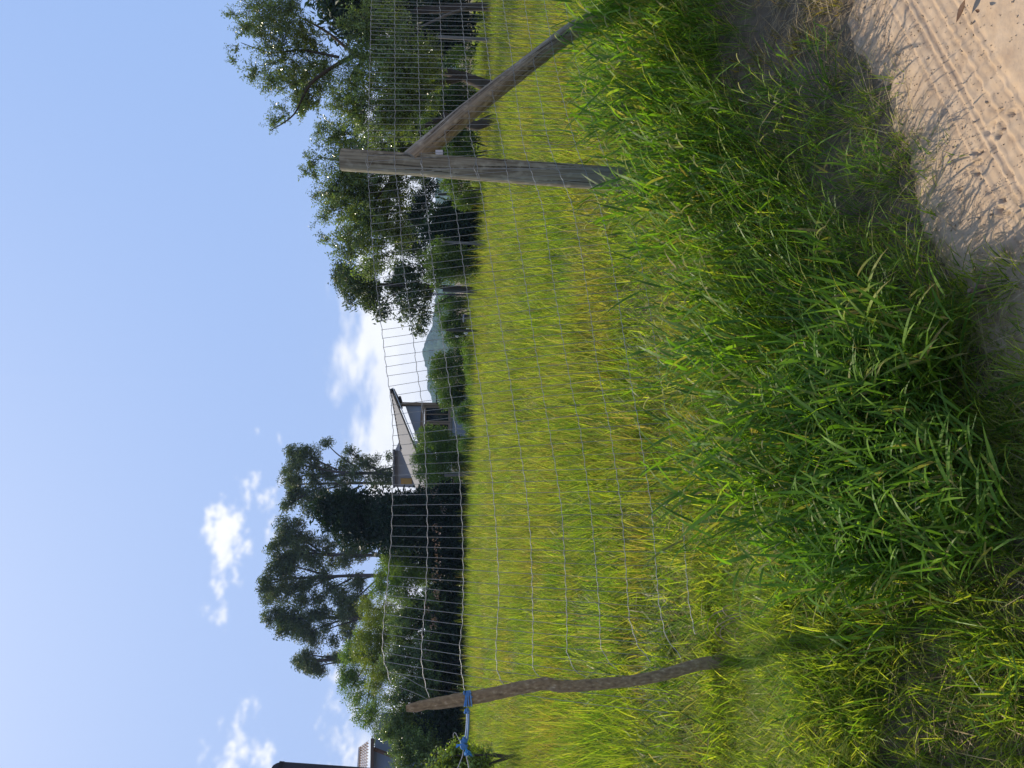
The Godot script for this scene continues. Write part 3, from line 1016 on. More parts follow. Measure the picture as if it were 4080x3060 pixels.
	# --- shrubs and small trees of the hedge line: [name, depth, blobs, kind, size, thickness, tint, label, trunk y]
	var list := [
		["shrub", 30.0, [[1750, 1692, 42], [1750, 1735, 58], [1805, 1713, 62], [1847, 1690, 52], [1860, 1745, 58], [1894, 1715, 38], [1777, 1772, 58], [1847, 1785, 66], [1800, 1840, 70], [1860, 1850, 60], [1745, 1770, 34], [1830, 1672, 34], [1890, 1670, 20]], "bush", 1.1, 0.8, lin(1.3, 1.3, 1.1), "light green leafy shrub half hiding the house windows and roof"],
		["low_shrub", 28.0, [[1652, 1838, 32], [1630, 1860, 30], [1680, 1862, 30], [1640, 1885, 50, 30]], "bush", 0.8, 0.9, lin(1.0, 1.15, 1.1), "low leafy shrub in front of the grey base wall of the house"],
		["low_shrub", 28.0, [[1777, 1858, 34], [1800, 1880, 44, 30], [1740, 1880, 40, 26]], "bush", 0.8, 0.9, lin(0.95, 1.1, 1.15), "low blue green shrub below the light green leafy shrub"],
		["shrub", 30.0, [[1470, 1790, 68], [1400, 1832, 50], [1530, 1786, 64], [1580, 1826, 52], [1440, 1760, 40], [1500, 1752, 44], [1520, 1850, 70, 50], [1420, 1870, 50], [1590, 1790, 44]], "bush", 1.1, 1.0, lin(0.9, 0.95, 0.85), "round green shrub below the hill and right of the house"],
		["low_shrub", 27.0, [[1390, 1868, 40, 28], [1450, 1872, 50, 26], [1520, 1880, 60, 24]], "bush", 0.8, 1.0, lin(1.5, 1.5, 0.9), "low bright green weeds in front of the round green shrub"],
		["shrub", 34.0, [[1230, 1770, 44], [1270, 1800, 44], [1320, 1800, 50], [1210, 1830, 40], [1290, 1780, 34], [1350, 1830, 50], [1200, 1790, 40], [1300, 1850, 50]], "bush", 1.1, 0.9, lin(0.85, 0.95, 0.9), "green shrub between the two dark field posts below the slender tree"],
		["shrub", 24.0, [[1040, 1742, 56], [1070, 1800, 64], [1040, 1850, 60], [990, 1760, 46], [1010, 1720, 30], [1090, 1855, 50], [1115, 1730, 40], [1100, 1790, 46]], "bush", 1.0, 0.75, lin(1.0, 1.0, 0.95), "grey green twiggy shrub under the slender tree"],
		["shrub", 26.0, [[870, 1800, 70], [940, 1790, 76], [900, 1850, 80, 60], [960, 1850, 60], [1000, 1830, 50], [840, 1860, 60], [930, 1740, 50], [870, 1760, 40]], "dense", 0.9, 1.0, lin(0.85, 1.0, 0.8), "dark rounded shrub left of the corner post"],
		["shrub", 23.0, [[755, 1790, 44], [745, 1850, 50], [790, 1845, 44], [720, 1800, 40]], "bush", 0.9, 0.9, lin(1.4, 1.4, 0.8), "bright yellow green shrub just left of the corner post"],
		["shrub", 22.0, [[600, 1800, 66], [540, 1830, 60], [660, 1830, 60], [590, 1870, 70, 40], [560, 1740, 46], [640, 1760, 50]], "bush", 0.9, 1.0, lin(1.0, 1.05, 0.95), "fine leaved green shrub seen between the brace and the corner post"],
		["shrub", 22.0, [[430, 1760, 70], [370, 1800, 60], [300, 1800, 60], [460, 1830, 60], [400, 1860, 70, 50], [250, 1840, 60], [310, 1730, 50], [420, 1690, 56], [480, 1720, 50]], "bush", 0.9, 1.0, lin(1.0, 1.05, 0.9), "fine leaved green shrub behind the forked trunk above the brace"],
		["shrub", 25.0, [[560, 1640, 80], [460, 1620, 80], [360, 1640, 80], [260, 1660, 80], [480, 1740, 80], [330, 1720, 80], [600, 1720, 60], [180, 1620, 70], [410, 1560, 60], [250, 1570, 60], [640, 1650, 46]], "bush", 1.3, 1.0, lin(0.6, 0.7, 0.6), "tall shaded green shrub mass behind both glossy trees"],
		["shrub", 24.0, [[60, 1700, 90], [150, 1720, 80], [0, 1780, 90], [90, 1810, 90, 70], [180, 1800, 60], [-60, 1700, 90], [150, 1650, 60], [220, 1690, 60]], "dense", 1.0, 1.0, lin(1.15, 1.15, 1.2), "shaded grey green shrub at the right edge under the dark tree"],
		["small_tree", 34.0, [[2254, 1578, 70], [2178, 1605, 44], [2167, 1649, 44], [2222, 1578, 66], [2270, 1632, 78], [2325, 1578, 66], [2314, 1524, 38], [2352, 1524, 44], [2200, 1690, 50], [2290, 1700, 60], [2160, 1560, 26]], "bush", 1.2, 1.0, lin(1.6, 1.5, 0.95), "bright green small tree in front of the tallest gum trees"],
		["small_tree", 38.0, [[2444, 1513, 66], [2504, 1486, 66], [2580, 1475, 70], [2650, 1497, 66], [2715, 1497, 44], [2470, 1570, 66], [2550, 1550, 60], [2420, 1460, 40], [2600, 1440, 44], [2660, 1560, 60]], "bush", 1.3, 0.8, lin(2.1, 1.6, 0.8), "olive brown small tree above the dark hedge"],
		["small_tree", 41.0, [[2547, 1443, 38], [2596, 1405, 48], [2661, 1402, 56], [2743, 1399, 52], [2797, 1432, 52], [2851, 1453, 42], [2895, 1475, 32], [2786, 1486, 46], [2851, 1500, 40], [2620, 1385, 30], [2700, 1380, 36], [2710, 1450, 40]], "bush", 1.4, 0.62, lin(1.5, 1.45, 1.2), "light green airy small tree left of the olive brown one"],
		["hedge_shrub", 32.0, [[2390, 1622, 66], [2471, 1605, 68], [2553, 1632, 76], [2440, 1680, 70], [2520, 1714, 64], [2400, 1720, 60]], "glossy", 1.4, 1.3, lin(1.4, 1.4, 1.1), "glossy dark shrub in the hedge right of the crooked post"],
		["hedge_shrub", 31.5, [[2634, 1605, 76], [2715, 1632, 76], [2600, 1700, 64], [2690, 1710, 66], [2640, 1560, 50]], "glossy", 1.4, 1.3, lin(1.3, 1.3, 1.1), "glossy dark shrub in the hedge behind the loose wire ends"],
		["hedge_shrub", 31.0, [[2797, 1605, 76], [2824, 1551, 56], [2824, 1687, 60], [2878, 1660, 76], [2895, 1578, 54], [2760, 1690, 60]], "glossy", 1.4, 1.3, lin(1.4, 1.4, 1.15), "glossy dark shrub in the hedge left of the crooked post top"],
		["hedge_shrub", 30.0, [[2960, 1632, 70], [3025, 1660, 70], [2990, 1600, 40], [3060, 1620, 60], [2950, 1700, 60], [3040, 1730, 60], [2930, 1540, 30], [3100, 1680, 80]], "glossy", 1.4, 1.3, lin(1.6, 1.6, 1.0), "green shrub in the hedge below the tiled house"],
		["understory_shrub", 33.5, [[2000, 1800, 90, 80], [2080, 1830, 90, 70], [2160, 1790, 90, 90], [2240, 1820, 90, 70], [2200, 1740, 70]], "dense", 1.3, 1.2, lin(0.85, 0.9, 0.7), "dark shaded shrub mass below the very dark tree"],  # understory rows: shade under the crowns is put into the dark leaf colour
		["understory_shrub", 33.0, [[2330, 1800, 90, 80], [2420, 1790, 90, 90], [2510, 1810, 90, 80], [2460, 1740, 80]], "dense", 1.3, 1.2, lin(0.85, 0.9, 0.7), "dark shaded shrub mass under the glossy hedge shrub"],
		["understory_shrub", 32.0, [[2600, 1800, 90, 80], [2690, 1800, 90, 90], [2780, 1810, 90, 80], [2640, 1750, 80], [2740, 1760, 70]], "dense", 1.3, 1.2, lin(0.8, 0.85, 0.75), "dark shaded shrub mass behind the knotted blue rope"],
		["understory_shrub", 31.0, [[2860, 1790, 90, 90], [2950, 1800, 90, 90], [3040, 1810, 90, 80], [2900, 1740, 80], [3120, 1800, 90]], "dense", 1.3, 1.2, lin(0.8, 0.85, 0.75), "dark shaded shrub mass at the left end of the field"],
		["leafy_bush", 11.5, [[3010, 1800, 40], [3050, 1830, 46], [3060, 1770, 34], [3000, 1860, 44], [3055, 1890, 50], [2985, 1830, 24], [3090, 1850, 60], [3020, 1920, 50]], "glossy", 1.05, 2.0, lin(2.4, 2.2, 1.0), "yellow green leafy bush at the left edge below the blue rope"],
		["small_tree", 60.0, [[2930, 1502, 20, 14], [2955, 1505, 24, 18], [2975, 1530, 24, 18], [2960, 1560, 26, 18], [2995, 1545, 20, 14], [2990, 1585, 26, 18], [2940, 1580, 20]], "tall", 0.9, 0.8, lin(1.2, 1.3, 1.5), "pale grey green tree beside the gable of the tiled house"],
	]
	for e in list:
		var bl: Array = e[2]
		var o := tree_at(e[0], bl[0][0], e[1])
		var foot := o.position
		var st := Shape.new()
		st.off = foot
		var top := at(bl[0][0], bl[0][1], e[1])
		var woody: bool = e[0] == "small_tree"
		for k in 1 if woody else 3:
			var b: Array = bl[k % bl.size()]
			var hi := at(b[0], b[1], e[1])
			var mid := foot.lerp(hi, 0.5) + Vector3(rnd(-0.1, 0.1), 0, rnd(-0.1, 0.1))
			var r := 0.09 if woody else 0.03
			st.tube([foot + Vector3(rnd(-0.1, 0.1), 0, 0), mid, hi], [r, r * 0.7, r * 0.4], 6, [Color(0.08, 0.065, 0.05)], false)
		put("trunk" if woody else "stem", st.mesh(M.bark), o)
		if woody:
			for k in range(1, bl.size(), 2):
				limb(o, "branch", [[lerpf(bl[0][0], bl[k][0], 0.3), maxf(bl[k][1], bl[0][1]) + 40.0], [bl[k][0], bl[k][1]]], [0.05, 0.02], e[1], bark, 5)
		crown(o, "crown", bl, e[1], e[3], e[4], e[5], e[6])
		tag(o, e[7], "tree" if woody else "shrub")
	# dead pinkish creeper hanging in the dark hedge
	var dv := thing("dead_creeper", at(2400, 1760, 30.4))
	var ds := Shape.new()
	for k in 12:
		var d := Vector3(rnd(-0.3, 0.3), rnd(-0.12, 0.12), rnd(-0.15, 0.15))
		ds.leaf(d, Vector3(rnd(-1, 1), rnd(-1, 0.2), rnd(-1, 1)).normalized(), Vector3(rnd(-1, 1), rnd(0, 1), rnd(-1, 1)).normalized(), 0.09, 0.05, Color(0.20, 0.15, 0.125))
	var dm := ds.mesh(M.straw)
	var dp := []
	for b in [[2120, 1740, 26], [2170, 1738, 40], [2250, 1742, 30], [2300, 1738, 36], [2345, 1738, 24], [2490, 1722, 34], [2480, 1728, 20], [2420, 1690, 16], [2600, 1690, 20], [1940, 1735, 20], [1965, 1722, 14], [2030, 1760, 14]]:
		for k in 2:
			dp.append([Transform3D(Basis(Vector3.UP, rnd(0, TAU)), at(b[0] + rnd(-b[2], b[2]), b[1] + rnd(-10, 10), 30.3) - dv.position), Color.WHITE * rnd(0.7, 1.2), 0])
	scatter("dry_leaves", dv, [dm], dp)
	tag(dv, "band of dead pinkish brown creeper leaves hanging in the dark hedge", "creeper", "", "stuff")

# ---------------------------------------------------------------- posts and small things across the field
func build_far_things() -> void:
	# [top y, top v, foot y, foot v, half width px, depth, label, colour]
	for p in [[1156, 1764, 1166, 1925, 7.0, 25.0, "thick dark field post below the slender tree, right of the thin stake", lin(0.085, 0.085, 0.08)],
			[1171, 1709, 1178, 1915, 3.2, 26.0, "thin dark stake standing close behind a thick field post", lin(0.06, 0.06, 0.06)],
			[1315, 1776, 1320, 1928, 5.0, 25.0, "dark field post in front of the hill", lin(0.07, 0.065, 0.06)],
			[774, 1745, 776, 1915, 5.5, 24.0, "dark field post just left of the corner post", lin(0.07, 0.065, 0.055)],
			[963, 1760, 975, 1925, 5.5, 23.5, "pale grey tilted field post before the dark rounded shrub", lin(0.19, 0.18, 0.165)],
			[146, 1738, 160, 1940, 6.5, 20.0, "weathered grey field post above the brace at the right", lin(0.17, 0.16, 0.14)],
			[1893, 1770, 1888, 1915, 6.0, 27.0, "grey field post in the shade of the light green shrub", lin(0.12, 0.11, 0.10)]]:
		var a := at(p[0], p[1], p[5])
		var b := at(p[2], p[3] + 40, p[5])
		var o := thing("field_post", Vector3(b.x, ground_y(b.x, b.z), b.z))
		var s := Shape.new()
		s.off = o.position
		var r := px(p[4], p[5])
		var c: Color = p[7]
		s.tube([a, a.lerp(b, 0.02), a.lerp(b, 0.5), b], [r * 0.92, r, r * 1.05, r * 1.1], 9, [c, c * 1.1, c, c * 0.85])
		put("shaft", s.mesh(M.bark), o)
		tag(o, p[6], "post", "fence posts across the field")
	# low pinkish block wall
	var base := at(1180, 1893, 33.0)
	var w := thing("block_wall", Vector3(base.x, 0.3, base.z))
	for r in 2:
		for k in 7:
			var y := 1143.0 + k * 11.0
			var s := Shape.new()
			s.off = w.position
			var v1 := 1894.0 - r * 10.0
			var a := at(y, v1, 33.0)
			var b := at(y + 10.2, v1 - 9.2, 33.0)
			var g := rnd(0.85, 1.1)
			s.box(Vector3(b.x, a.y, a.z - 0.12), Vector3(a.x, b.y, a.z + rnd(0.0, 0.015)), lin(0.44 * g, 0.33 * g, 0.28 * g))
			put("block", s.mesh(M.paint), w)
	tag(w, "low pinkish block wall behind the thick field post", "wall")
	# brown timber paling
	var fb := at(1270, 1895, 31.0)
	var f := thing("timber_fence", Vector3(fb.x, 0.3, fb.z))
	for k in 9:
		var y := 1256.0 + k * 5.4
		var s := Shape.new()
		s.off = f.position
		var a := at(y, 1908, 31.0)
		var b := at(y + 4.4, 1872 + rnd(-2, 2), 31.0)
		s.box(Vector3(b.x, a.y, a.z - 0.02), Vector3(a.x, b.y, a.z), lin(0.16, 0.10, 0.065) * rnd(0.8, 1.2))
		put("paling", s.mesh(M.paint), f)
	var rl := Shape.new()
	rl.off = f.position
	rl.box(Vector3(at(1304, 1880, 31.0).x, at(1280, 1884, 31.0).y, fb.z - 0.07), Vector3(at(1254, 1880, 31.0).x, at(1280, 1879, 31.0).y, fb.z - 0.023), lin(0.13, 0.08, 0.055))
	put("rail", rl.mesh(M.paint), f)
	tag(f, "low brown paling fence at the far edge of the field", "fence")
	# dark blue tank with a pale rim
	var tb := at(1268, 1868, 32.0)
	var tk := thing("tank", Vector3(tb.x, 0.3, tb.z))
	var bs := Shape.new()
	bs.off = tk.position
	var tr := px(15.0, 32.0)
	var tt := at(1268, 1846, 32.0)
	bs.tube([Vector3(tt.x, 0.3, tt.z), Vector3(tt.x, tt.y - 0.05, tt.z), Vector3(tt.x, tt.y, tt.z)], [tr * 0.95, tr, tr * 0.96], 18, [lin(0.02, 0.025, 0.05)])
	put("body", bs.mesh(M.paint), tk)
	var rs := Shape.new()
	rs.off = tk.position
	rs.tube([Vector3(tt.x, tt.y - 0.03, tt.z), Vector3(tt.x, tt.y + 0.015, tt.z)], [tr * 1.05, tr * 1.05], 18, [lin(0.30, 0.33, 0.42)])
	put("rim", rs.mesh(M.paint), tk)
	tag(tk, "dark blue tank with pale rim behind the brown paling fence", "tank")
	# white sacks
	for q in [[1311, 1864, 4.5, "small white sack just right of the dark post in front of the hill"], [1329, 1856, 5.5, "larger white sack left of the dark post in front of the hill"], [1341, 1821, 4.5, "highest of the white scraps beside the round green shrub"]]:
		var c := at(q[0], q[1], 30.0)
		var o := thing("white_sack", c)
		var s := Shape.new()
		s.off = c
		var r := px(q[2], 30.0)
		s.tube([c + Vector3(-0.01, -r * 1.3, 0), c + Vector3(0, -r, 0), c, c + Vector3(0.02, r, 0), c + Vector3(0.03, r * 1.4, 0)], [r * 0.7, r, r * 0.9, r * 0.4, r * 0.5], 8, [lin(0.75, 0.75, 0.76)])
		put("bag", s.mesh(M.paint), o)
		tag(o, q[3], "sack")

# ---------------------------------------------------------------- the wire fence and its posts
var fa := Vector3(-1.30, 0, -3.15)
var fp := Vector3(1.17, 0, -4.18)
var fb := Vector3(2.62, 0, -5.2)

func fence_point(y: float, v: float, back := 0.0) -> Vector3:
	var nl := Vector3(-(fp - fa).z, 0, (fp - fa).x).normalized()
	var nr := Vector3(-(fb - fp).z, 0, (fb - fp).x).normalized()
	var n := nl if y > 672.0 else nr
	return on_plane(y, v, fp - n * back, n)

func build_fence() -> void:
	# ---- corner post
	var k := []
	for q in [[636, 1362], [655, 1640], [674, 1900], [713, 2450], [738, 2800]]:
		k.append(fence_point(maxf(q[0], 672.5), q[1], 0.075))
	for j in k.size():
		var q: Array = [[636, 1362], [655, 1640], [674, 1900], [713, 2450], [738, 2800]][j]
		var nl := Vector3(-(fp - fa).z, 0, (fp - fa).x).normalized()
		k[j] = on_plane(q[0], q[1], fp - nl * 0.075, nl)
	var foot: Vector3 = k[4]
	var post := thing("corner_post", Vector3(foot.x, ground_y(foot.x, foot.z), foot.z))
	var s := Shape.new()
	s.off = post.position
	var pts := PackedVector3Array()
	pts.append_array(curve_points(k, 16))
	var rr := spread([0.060, 0.0605, 0.062, 0.066, 0.067], pts.size())
	pts.insert(0, pts[0] + (pts[0] - pts[1]).normalized() * 0.006)
	rr.insert(0, 0.0535)
	var groove := func(a: float, along: float, r: float) -> float:
		var x := r + 0.0012 * fine_noise.get_noise_2d(cos(a) * 4.0, along * 2.0) + 0.001 * fine_noise.get_noise_2d(a * 30.0, along * 1.5)
		for g in [[4.25, 0.0, 0.75, 0.035], [4.05, 0.55, 1.9, 0.05], [4.75, 0.02, 0.42, 0.03], [3.6, 0.0, 0.3, 0.03], [5.2, 0.0, 0.5, 0.03], [1.5, 0.1, 1.2, 0.05], [0.3, 0.2, 0.9, 0.04]]:
			if along > g[1] - 0.02 and along < g[2]:
				var d: float = absf(a - g[0] - 0.04 * sin(along * 5.0)) / g[3]
				if d < 1.0:
					x -= 0.010 * (1.0 - d) * smoothstep(g[2], g[2] - 0.2, along)
		return x
	s.tube(pts, rr, 90, [Color.WHITE], true, groove)
	put("shaft", s.mesh(wood_mat(lin(0.26, 0.235, 0.165), lin(0.13, 0.105, 0.07), lin(0.37, 0.345, 0.25), 21, 26)), post)
	tag(post, "stout round grey timber corner post split by long cracks", "post")
	# ---- brace
	var a := fence_point(604, 1700, 0.06)
	a = on_plane(645, 1632, fp - Vector3(0.38, 0, 0.92) * 0.06, Vector3(0.38, 0, 0.92))
	var b := fence_point(280, 2075, 0.05)
	var c := fence_point(112, 2300, 0.05)
	var e := fence_point(60, 2440, 0.05)
	var br := thing("brace_log", Vector3(e.x, ground_y(e.x, e.z), e.z))
	var bs := Shape.new()
	bs.off = br.position
	var bp := curve_points([a, a.lerp(b, 0.5) + Vector3(0, 0.012, 0), b, c, e], 14)
	var lump := func(an: float, along: float, r: float) -> float: return r + 0.004 * fine_noise.get_noise_3d(cos(an) * 2.0, along * 3.0, sin(an) * 2.0)
	bs.tube(bp, spread([0.058, 0.056, 0.054, 0.055, 0.06], bp.size()), 44, [Color.WHITE], true, lump)
	put("shaft", bs.mesh(wood_mat(lin(0.31, 0.265, 0.195), lin(0.15, 0.115, 0.08), lin(0.45, 0.39, 0.29), 44, 22)), br)
	tag(br, "brown round log bracing the corner post at a slant", "log")
	# ---- pale block wedged between them
	var wb := on_plane(611, 1750, fp - Vector3(0.38, 0, 0.92) * 0.05, Vector3(0.38, 0, 0.92))
	var wd := thing("wedge", wb)
	var ws := Shape.new()
	ws.box(Vector3(-0.013, -0.02, -0.03), Vector3(0.013, 0.02, 0.02), lin(0.55, 0.54, 0.54), Basis(Vector3(0, 0, 1), 0.06))
	put("block", ws.mesh(M.paint), wd)
	var ws2 := Shape.new()
	ws2.box(Vector3(-0.012, -0.026, -0.03), Vector3(0.012, -0.0205, 0.0205), lin(0.05, 0.05, 0.05), Basis(Vector3(0, 0, 1), 0.06))
	put("shoe", ws2.mesh(M.paint), wd)
	tag(wd, "small pale block wedged between the corner post and the brace", "wedge")
	# ---- crooked sapling post at the left
	var line := [[2822, 1618, 42], [2815, 1680, 78], [2800, 1760, 82], [2785, 1850, 88], [2765, 1960, 90], [2738, 2090, 86], [2725, 2180, 84], [2735, 2240, 82], [2725, 2400, 80], [2702, 2580, 78], [2672, 2700, 80], [2648, 2780, 84], [2630, 2880, 92], [2580, 2980, 96], [2540, 3080, 100]]
	var sp := []
	var sr := []
	var nl2 := Vector3(-(fp - fa).z, 0, (fp - fa).x).normalized()
	for q in line:
		var p := on_plane(q[0], q[1], fa, nl2)
		sp.append(p)
		sr.append(px(q[2] * 0.5, -p.z) * 0.55)
	var sf: Vector3 = sp[sp.size() - 1]
	var cr := thing("crooked_post", Vector3(sf.x, ground_y(sf.x, sf.z), sf.z))
	var ss := Shape.new()
	ss.off = cr.position
	var spts := curve_points(sp, 10)
	var sradii := spread(sr, spts.size())
	var cols := PackedColorArray()
	for q in spts.size():
		cols.append(lin(1, 1, 1))
	var knob := func(an: float, along: float, r: float) -> float:
		var x := r * (1.0 + 0.10 * fine_noise.get_noise_3d(cos(an) * 1.5, along * 6.0, sin(an) * 1.5)) + 0.003 * fine_noise.get_noise_3d(cos(an) * 6.0, along * 30.0, sin(an) * 6.0)
		if along > 0.03 and along < 0.13:      # torn hollow near the top on the left
			x -= r * 0.42 * exp(-pow((along - 0.08) / 0.03, 2.0)) * maxf(0.0, cos(an - notch_angle))
		return x
	ss.tube(spts, sradii, 36, cols, true, knob)
	var bk := tri_mat(noise_tex(0.05, 4, [lin(0.10, 0.065, 0.035), lin(0.24, 0.16, 0.085), lin(0.32, 0.225, 0.12), lin(0.72, 0.60, 0.42)], 512, FastNoiseLite.TYPE_SIMPLEX_SMOOTH, 17), 2.2, 0.9, noise_tex(0.03, 4, [], 512, FastNoiseLite.TYPE_SIMPLEX_SMOOTH, 17), 0.25)
	bk.uv1_scale = Vector3(2.4, 1.1, 2.4)
	put("stick", ss.mesh(bk), cr)
	tag(cr, "crooked brown bark covered stick post with a torn top", "post")
	build_rope(nl2)
	# ---- wire mesh
	var fence := thing("wire_fence", Vector3(fp.x, ground_y(fp.x, fp.z), fp.z))
	var rows := [
		[[-60, 1481], [27, 1479], [380, 1471], [560, 1467], [651, 1465], [814, 1474], [1034, 1488], [1251, 1514], [1468, 1539], [1600, 1558], [1717, 1566], [1934, 1565], [2151, 1559], [2363, 1541], [2471, 1529], [2580, 1524], [2640, 1533], [2688, 1548], [2732, 1558]],
		[[-60, 1572], [27, 1573], [434, 1574], [651, 1573], [814, 1591], [1034, 1604], [1251, 1634], [1468, 1660], [1600, 1680], [1717, 1691], [1934, 1700], [2151, 1704], [2368, 1697], [2525, 1683], [2634, 1680], [2715, 1692], [2792, 1712]],
		[[-60, 1660], [0, 1662], [271, 1668], [543, 1675], [651, 1681], [817, 1700], [1034, 1721], [1251, 1751], [1468, 1781], [1717, 1817], [1934, 1834], [2151, 1844], [2368, 1846], [2480, 1842], [2580, 1832], [2688, 1841], [2765, 1854]],
		[[-60, 1749], [0, 1752], [300, 1763], [543, 1773], [651, 1791], [817, 1814], [1034, 1843], [1251, 1873], [1468, 1903], [1717, 1942], [1934, 1963], [2151, 1980], [2368, 1988], [2580, 1977], [2661, 1980], [2715, 1996], [2745, 2032]],
		[[-60, 1832], [0, 1836], [271, 1858], [543, 1874], [630, 1896], [814, 1926], [1034, 1957], [1251, 1989], [1468, 2025], [1717, 2062], [1934, 2094], [2151, 2115], [2468, 2124], [2649, 2122], [2693, 2140], [2706, 2184]],
		[[-60, 1914], [0, 1920], [217, 1944], [380, 1965], [624, 2010], [814, 2042], [1034, 2079], [1251, 2112], [1468, 2147], [1717, 2190], [2034, 2239], [2468, 2259], [2599, 2259], [2678, 2294], [2698, 2339]],
		[[-60, 1996], [0, 2004], [217, 2037], [380, 2058], [600, 2090], [817, 2160], [1034, 2193], [1251, 2225], [1468, 2263], [1717, 2312], [2034, 2355], [2400, 2386], [2574, 2393], [2634, 2423], [2668, 2458]],
		[[-60, 2080], [0, 2090], [217, 2122], [380, 2150], [600, 2195], [817, 2280], [1034, 2320], [1251, 2353], [1468, 2383], [1717, 2432], [2034, 2477], [2468, 2508], [2574, 2542], [2643, 2597]],
		[[-60, 2160], [217, 2205], [380, 2240], [600, 2300], [817, 2388], [1034, 2437], [1251, 2473], [1468, 2505], [1717, 2549], [2034, 2597], [2400, 2625], [2540, 2655], [2630, 2720]],
		[[-60, 2240], [217, 2290], [380, 2330], [600, 2400], [817, 2497], [1034, 2552], [1251, 2592], [1468, 2625], [1717, 2668], [2034, 2715], [2400, 2745], [2540, 2770]],
	]
	var row_v := func(r: int, y: float) -> float:
		var l: Array = rows[r]
		for j in l.size() - 1:
			if y <= l[j + 1][0]:
				var x := clampf((y - l[j][0]) / (l[j + 1][0] - l[j][0]), 0.0, 1.0)
				var p0: float = l[maxi(j - 1, 0)][1]
				var p3: float = l[mini(j + 2, l.size() - 1)][1]
				return lerpf(cubic_interpolate(l[j][1], l[j + 1][1], p0, p3, x), lerpf(l[j][1], l[j + 1][1], x), 0.5)
		return l[l.size() - 1][1]
	var zinc := lin(0.31, 0.315, 0.30)
	for r in rows.size():
		var l: Array = rows[r]
		var last: float = l[l.size() - 1][0]
		var p := PackedVector3Array()
		var y: float = l[0][0]
		var idx := 0
		while y <= last:
			var q := fence_point(y, (row_v as Callable).call(r, y), 0.0)
			q.y += 0.0022 * sin(idx * 1.57 + r)
			q += Vector3(0.3, 0, 0.9) * 0.006 * fine_noise.get_noise_2d(idx * 0.06, r * 9.0)
			p.append(q)
			y += lerpf(6.0, 14.0, clampf(y / 1800.0, 0, 1))
			idx += 1
		var ws3 := Shape.new()
		ws3.off = fence.position
		ws3.tube(p, spread([0.0016, 0.0016], p.size()), 5, [zinc], true)
		put("line_wire", ws3.mesh(M.wire), fence)
	# upright stays: place on the top wire and lean (pixels along for each pixel down)
	var lean := [[-60.0, 0.03], [300.0, 0.03], [560.0, 0.0], [630.0, -0.06], [700.0, -0.11], [1000.0, -0.14], [1300.0, -0.155], [1540.0, -0.15], [1740.0, -0.13], [1915.0, -0.03], [2150.0, 0.02], [2335.0, 0.105], [2375.0, 0.12], [2460.0, 0.15], [2600.0, 0.18], [2700.0, 0.2]]
	var ys := []
	var y2 := -40.0
	while y2 < 650.0:
		ys.append(y2)
		y2 += lerpf(14.5, 25.0, smoothstep(0.0, 480.0, y2)) * rnd(0.88, 1.12)
	y2 = 680.0
	while y2 < 2700.0:
		ys.append(y2)
		y2 += lerpf(29.0, 39.5, smoothstep(680.0, 1700.0, y2)) * rnd(0.92, 1.08)
	var count := 0
	for y0 in ys:
		var ln := 0.0
		for j in lean.size() - 1:
			if y0 >= lean[j][0] and y0 <= lean[j + 1][0]:
				ln = lerpf(lean[j][1], lean[j + 1][1], (y0 - lean[j][0]) / (lean[j + 1][0] - lean[j][0]))
		var v0: float = (row_v as Callable).call(0, y0)
		var p := PackedVector3Array()
		var bow := rnd(-3.0, 3.0)
		var side: bool = y0 > 672.0
		for j in 15:
			var f := j / 14.0
			var v := lerpf(v0 - 3.0, 2660.0 if side else 2380.0, f)
			var y: float = y0 + ln * (v - v0) * (1.0 - 0.25 * f) + bow * sin(f * 6.0)
			if side:
				y = maxf(y, 672.6)
			var nn := nl2 if side else Vector3(-(fb - fp).z, 0, (fb - fp).x).normalized()
			var q := on_plane(y, v, fp + nn * 0.0025, nn)
			p.append(q + nn * 0.004 * fine_noise.get_noise_2d(y0 * 0.01, v * 0.003))
		var st := Shape.new()
		st.off = fence.position
		st.tube(p, spread([0.0012, 0.0012], p.size()), 5, [zinc * rnd(0.75, 1.0)], true)
		put("stay_wire", st.mesh(M.wire), fence)
		count += 1
	# broken stay ends by the crooked post
	for w in [[[2690, 1590], [2700, 1620], [2728, 1668], [2745, 1710], [2754, 1780], [2762, 1842]], [[2738, 1590], [2750, 1625], [2768, 1668], [2790, 1712]], [[2762, 1842], [2768, 1880], [2745, 1960], [2728, 2030]]]:
		var p := []
		for q in w:
			p.append(on_plane(q[0], q[1], fp + nl2 * 0.004, nl2))
		var st := Shape.new()
		st.off = fence.position
		var pp := curve_points(p, 6)
		st.tube(pp, spread([0.0012, 0.0012], pp.size()), 5, [zinc * 0.7], true)
		put("stay_wire", st.mesh(M.wire), fence)
	for w in [[[628, 1466], [640, 1458], [660, 1462], [668, 1470], [650, 1478], [634, 1486]], [[634, 1681], [648, 1675], [668, 1684], [690, 1676], [700, 1690]], [[650, 1896], [668, 1888], [690, 1898], [712, 1904]]]:
		var p := []
		for q in w:
			p.append(on_plane(q[0], q[1], fp + nl2 * 0.006, nl2))
		var st := Shape.new()
		st.off = fence.position
		var pp := curve_points(p, 5)
		st.tube(pp, spread([0.0015, 0.0015], pp.size()), 5, [zinc * 0.8], true)
		put("wire_tie", st.mesh(M.wire), fence)
	tag(fence, "galvanised wire mesh fence stretched past the corner post to the crooked post", "fence")

var notch_angle := 0.0

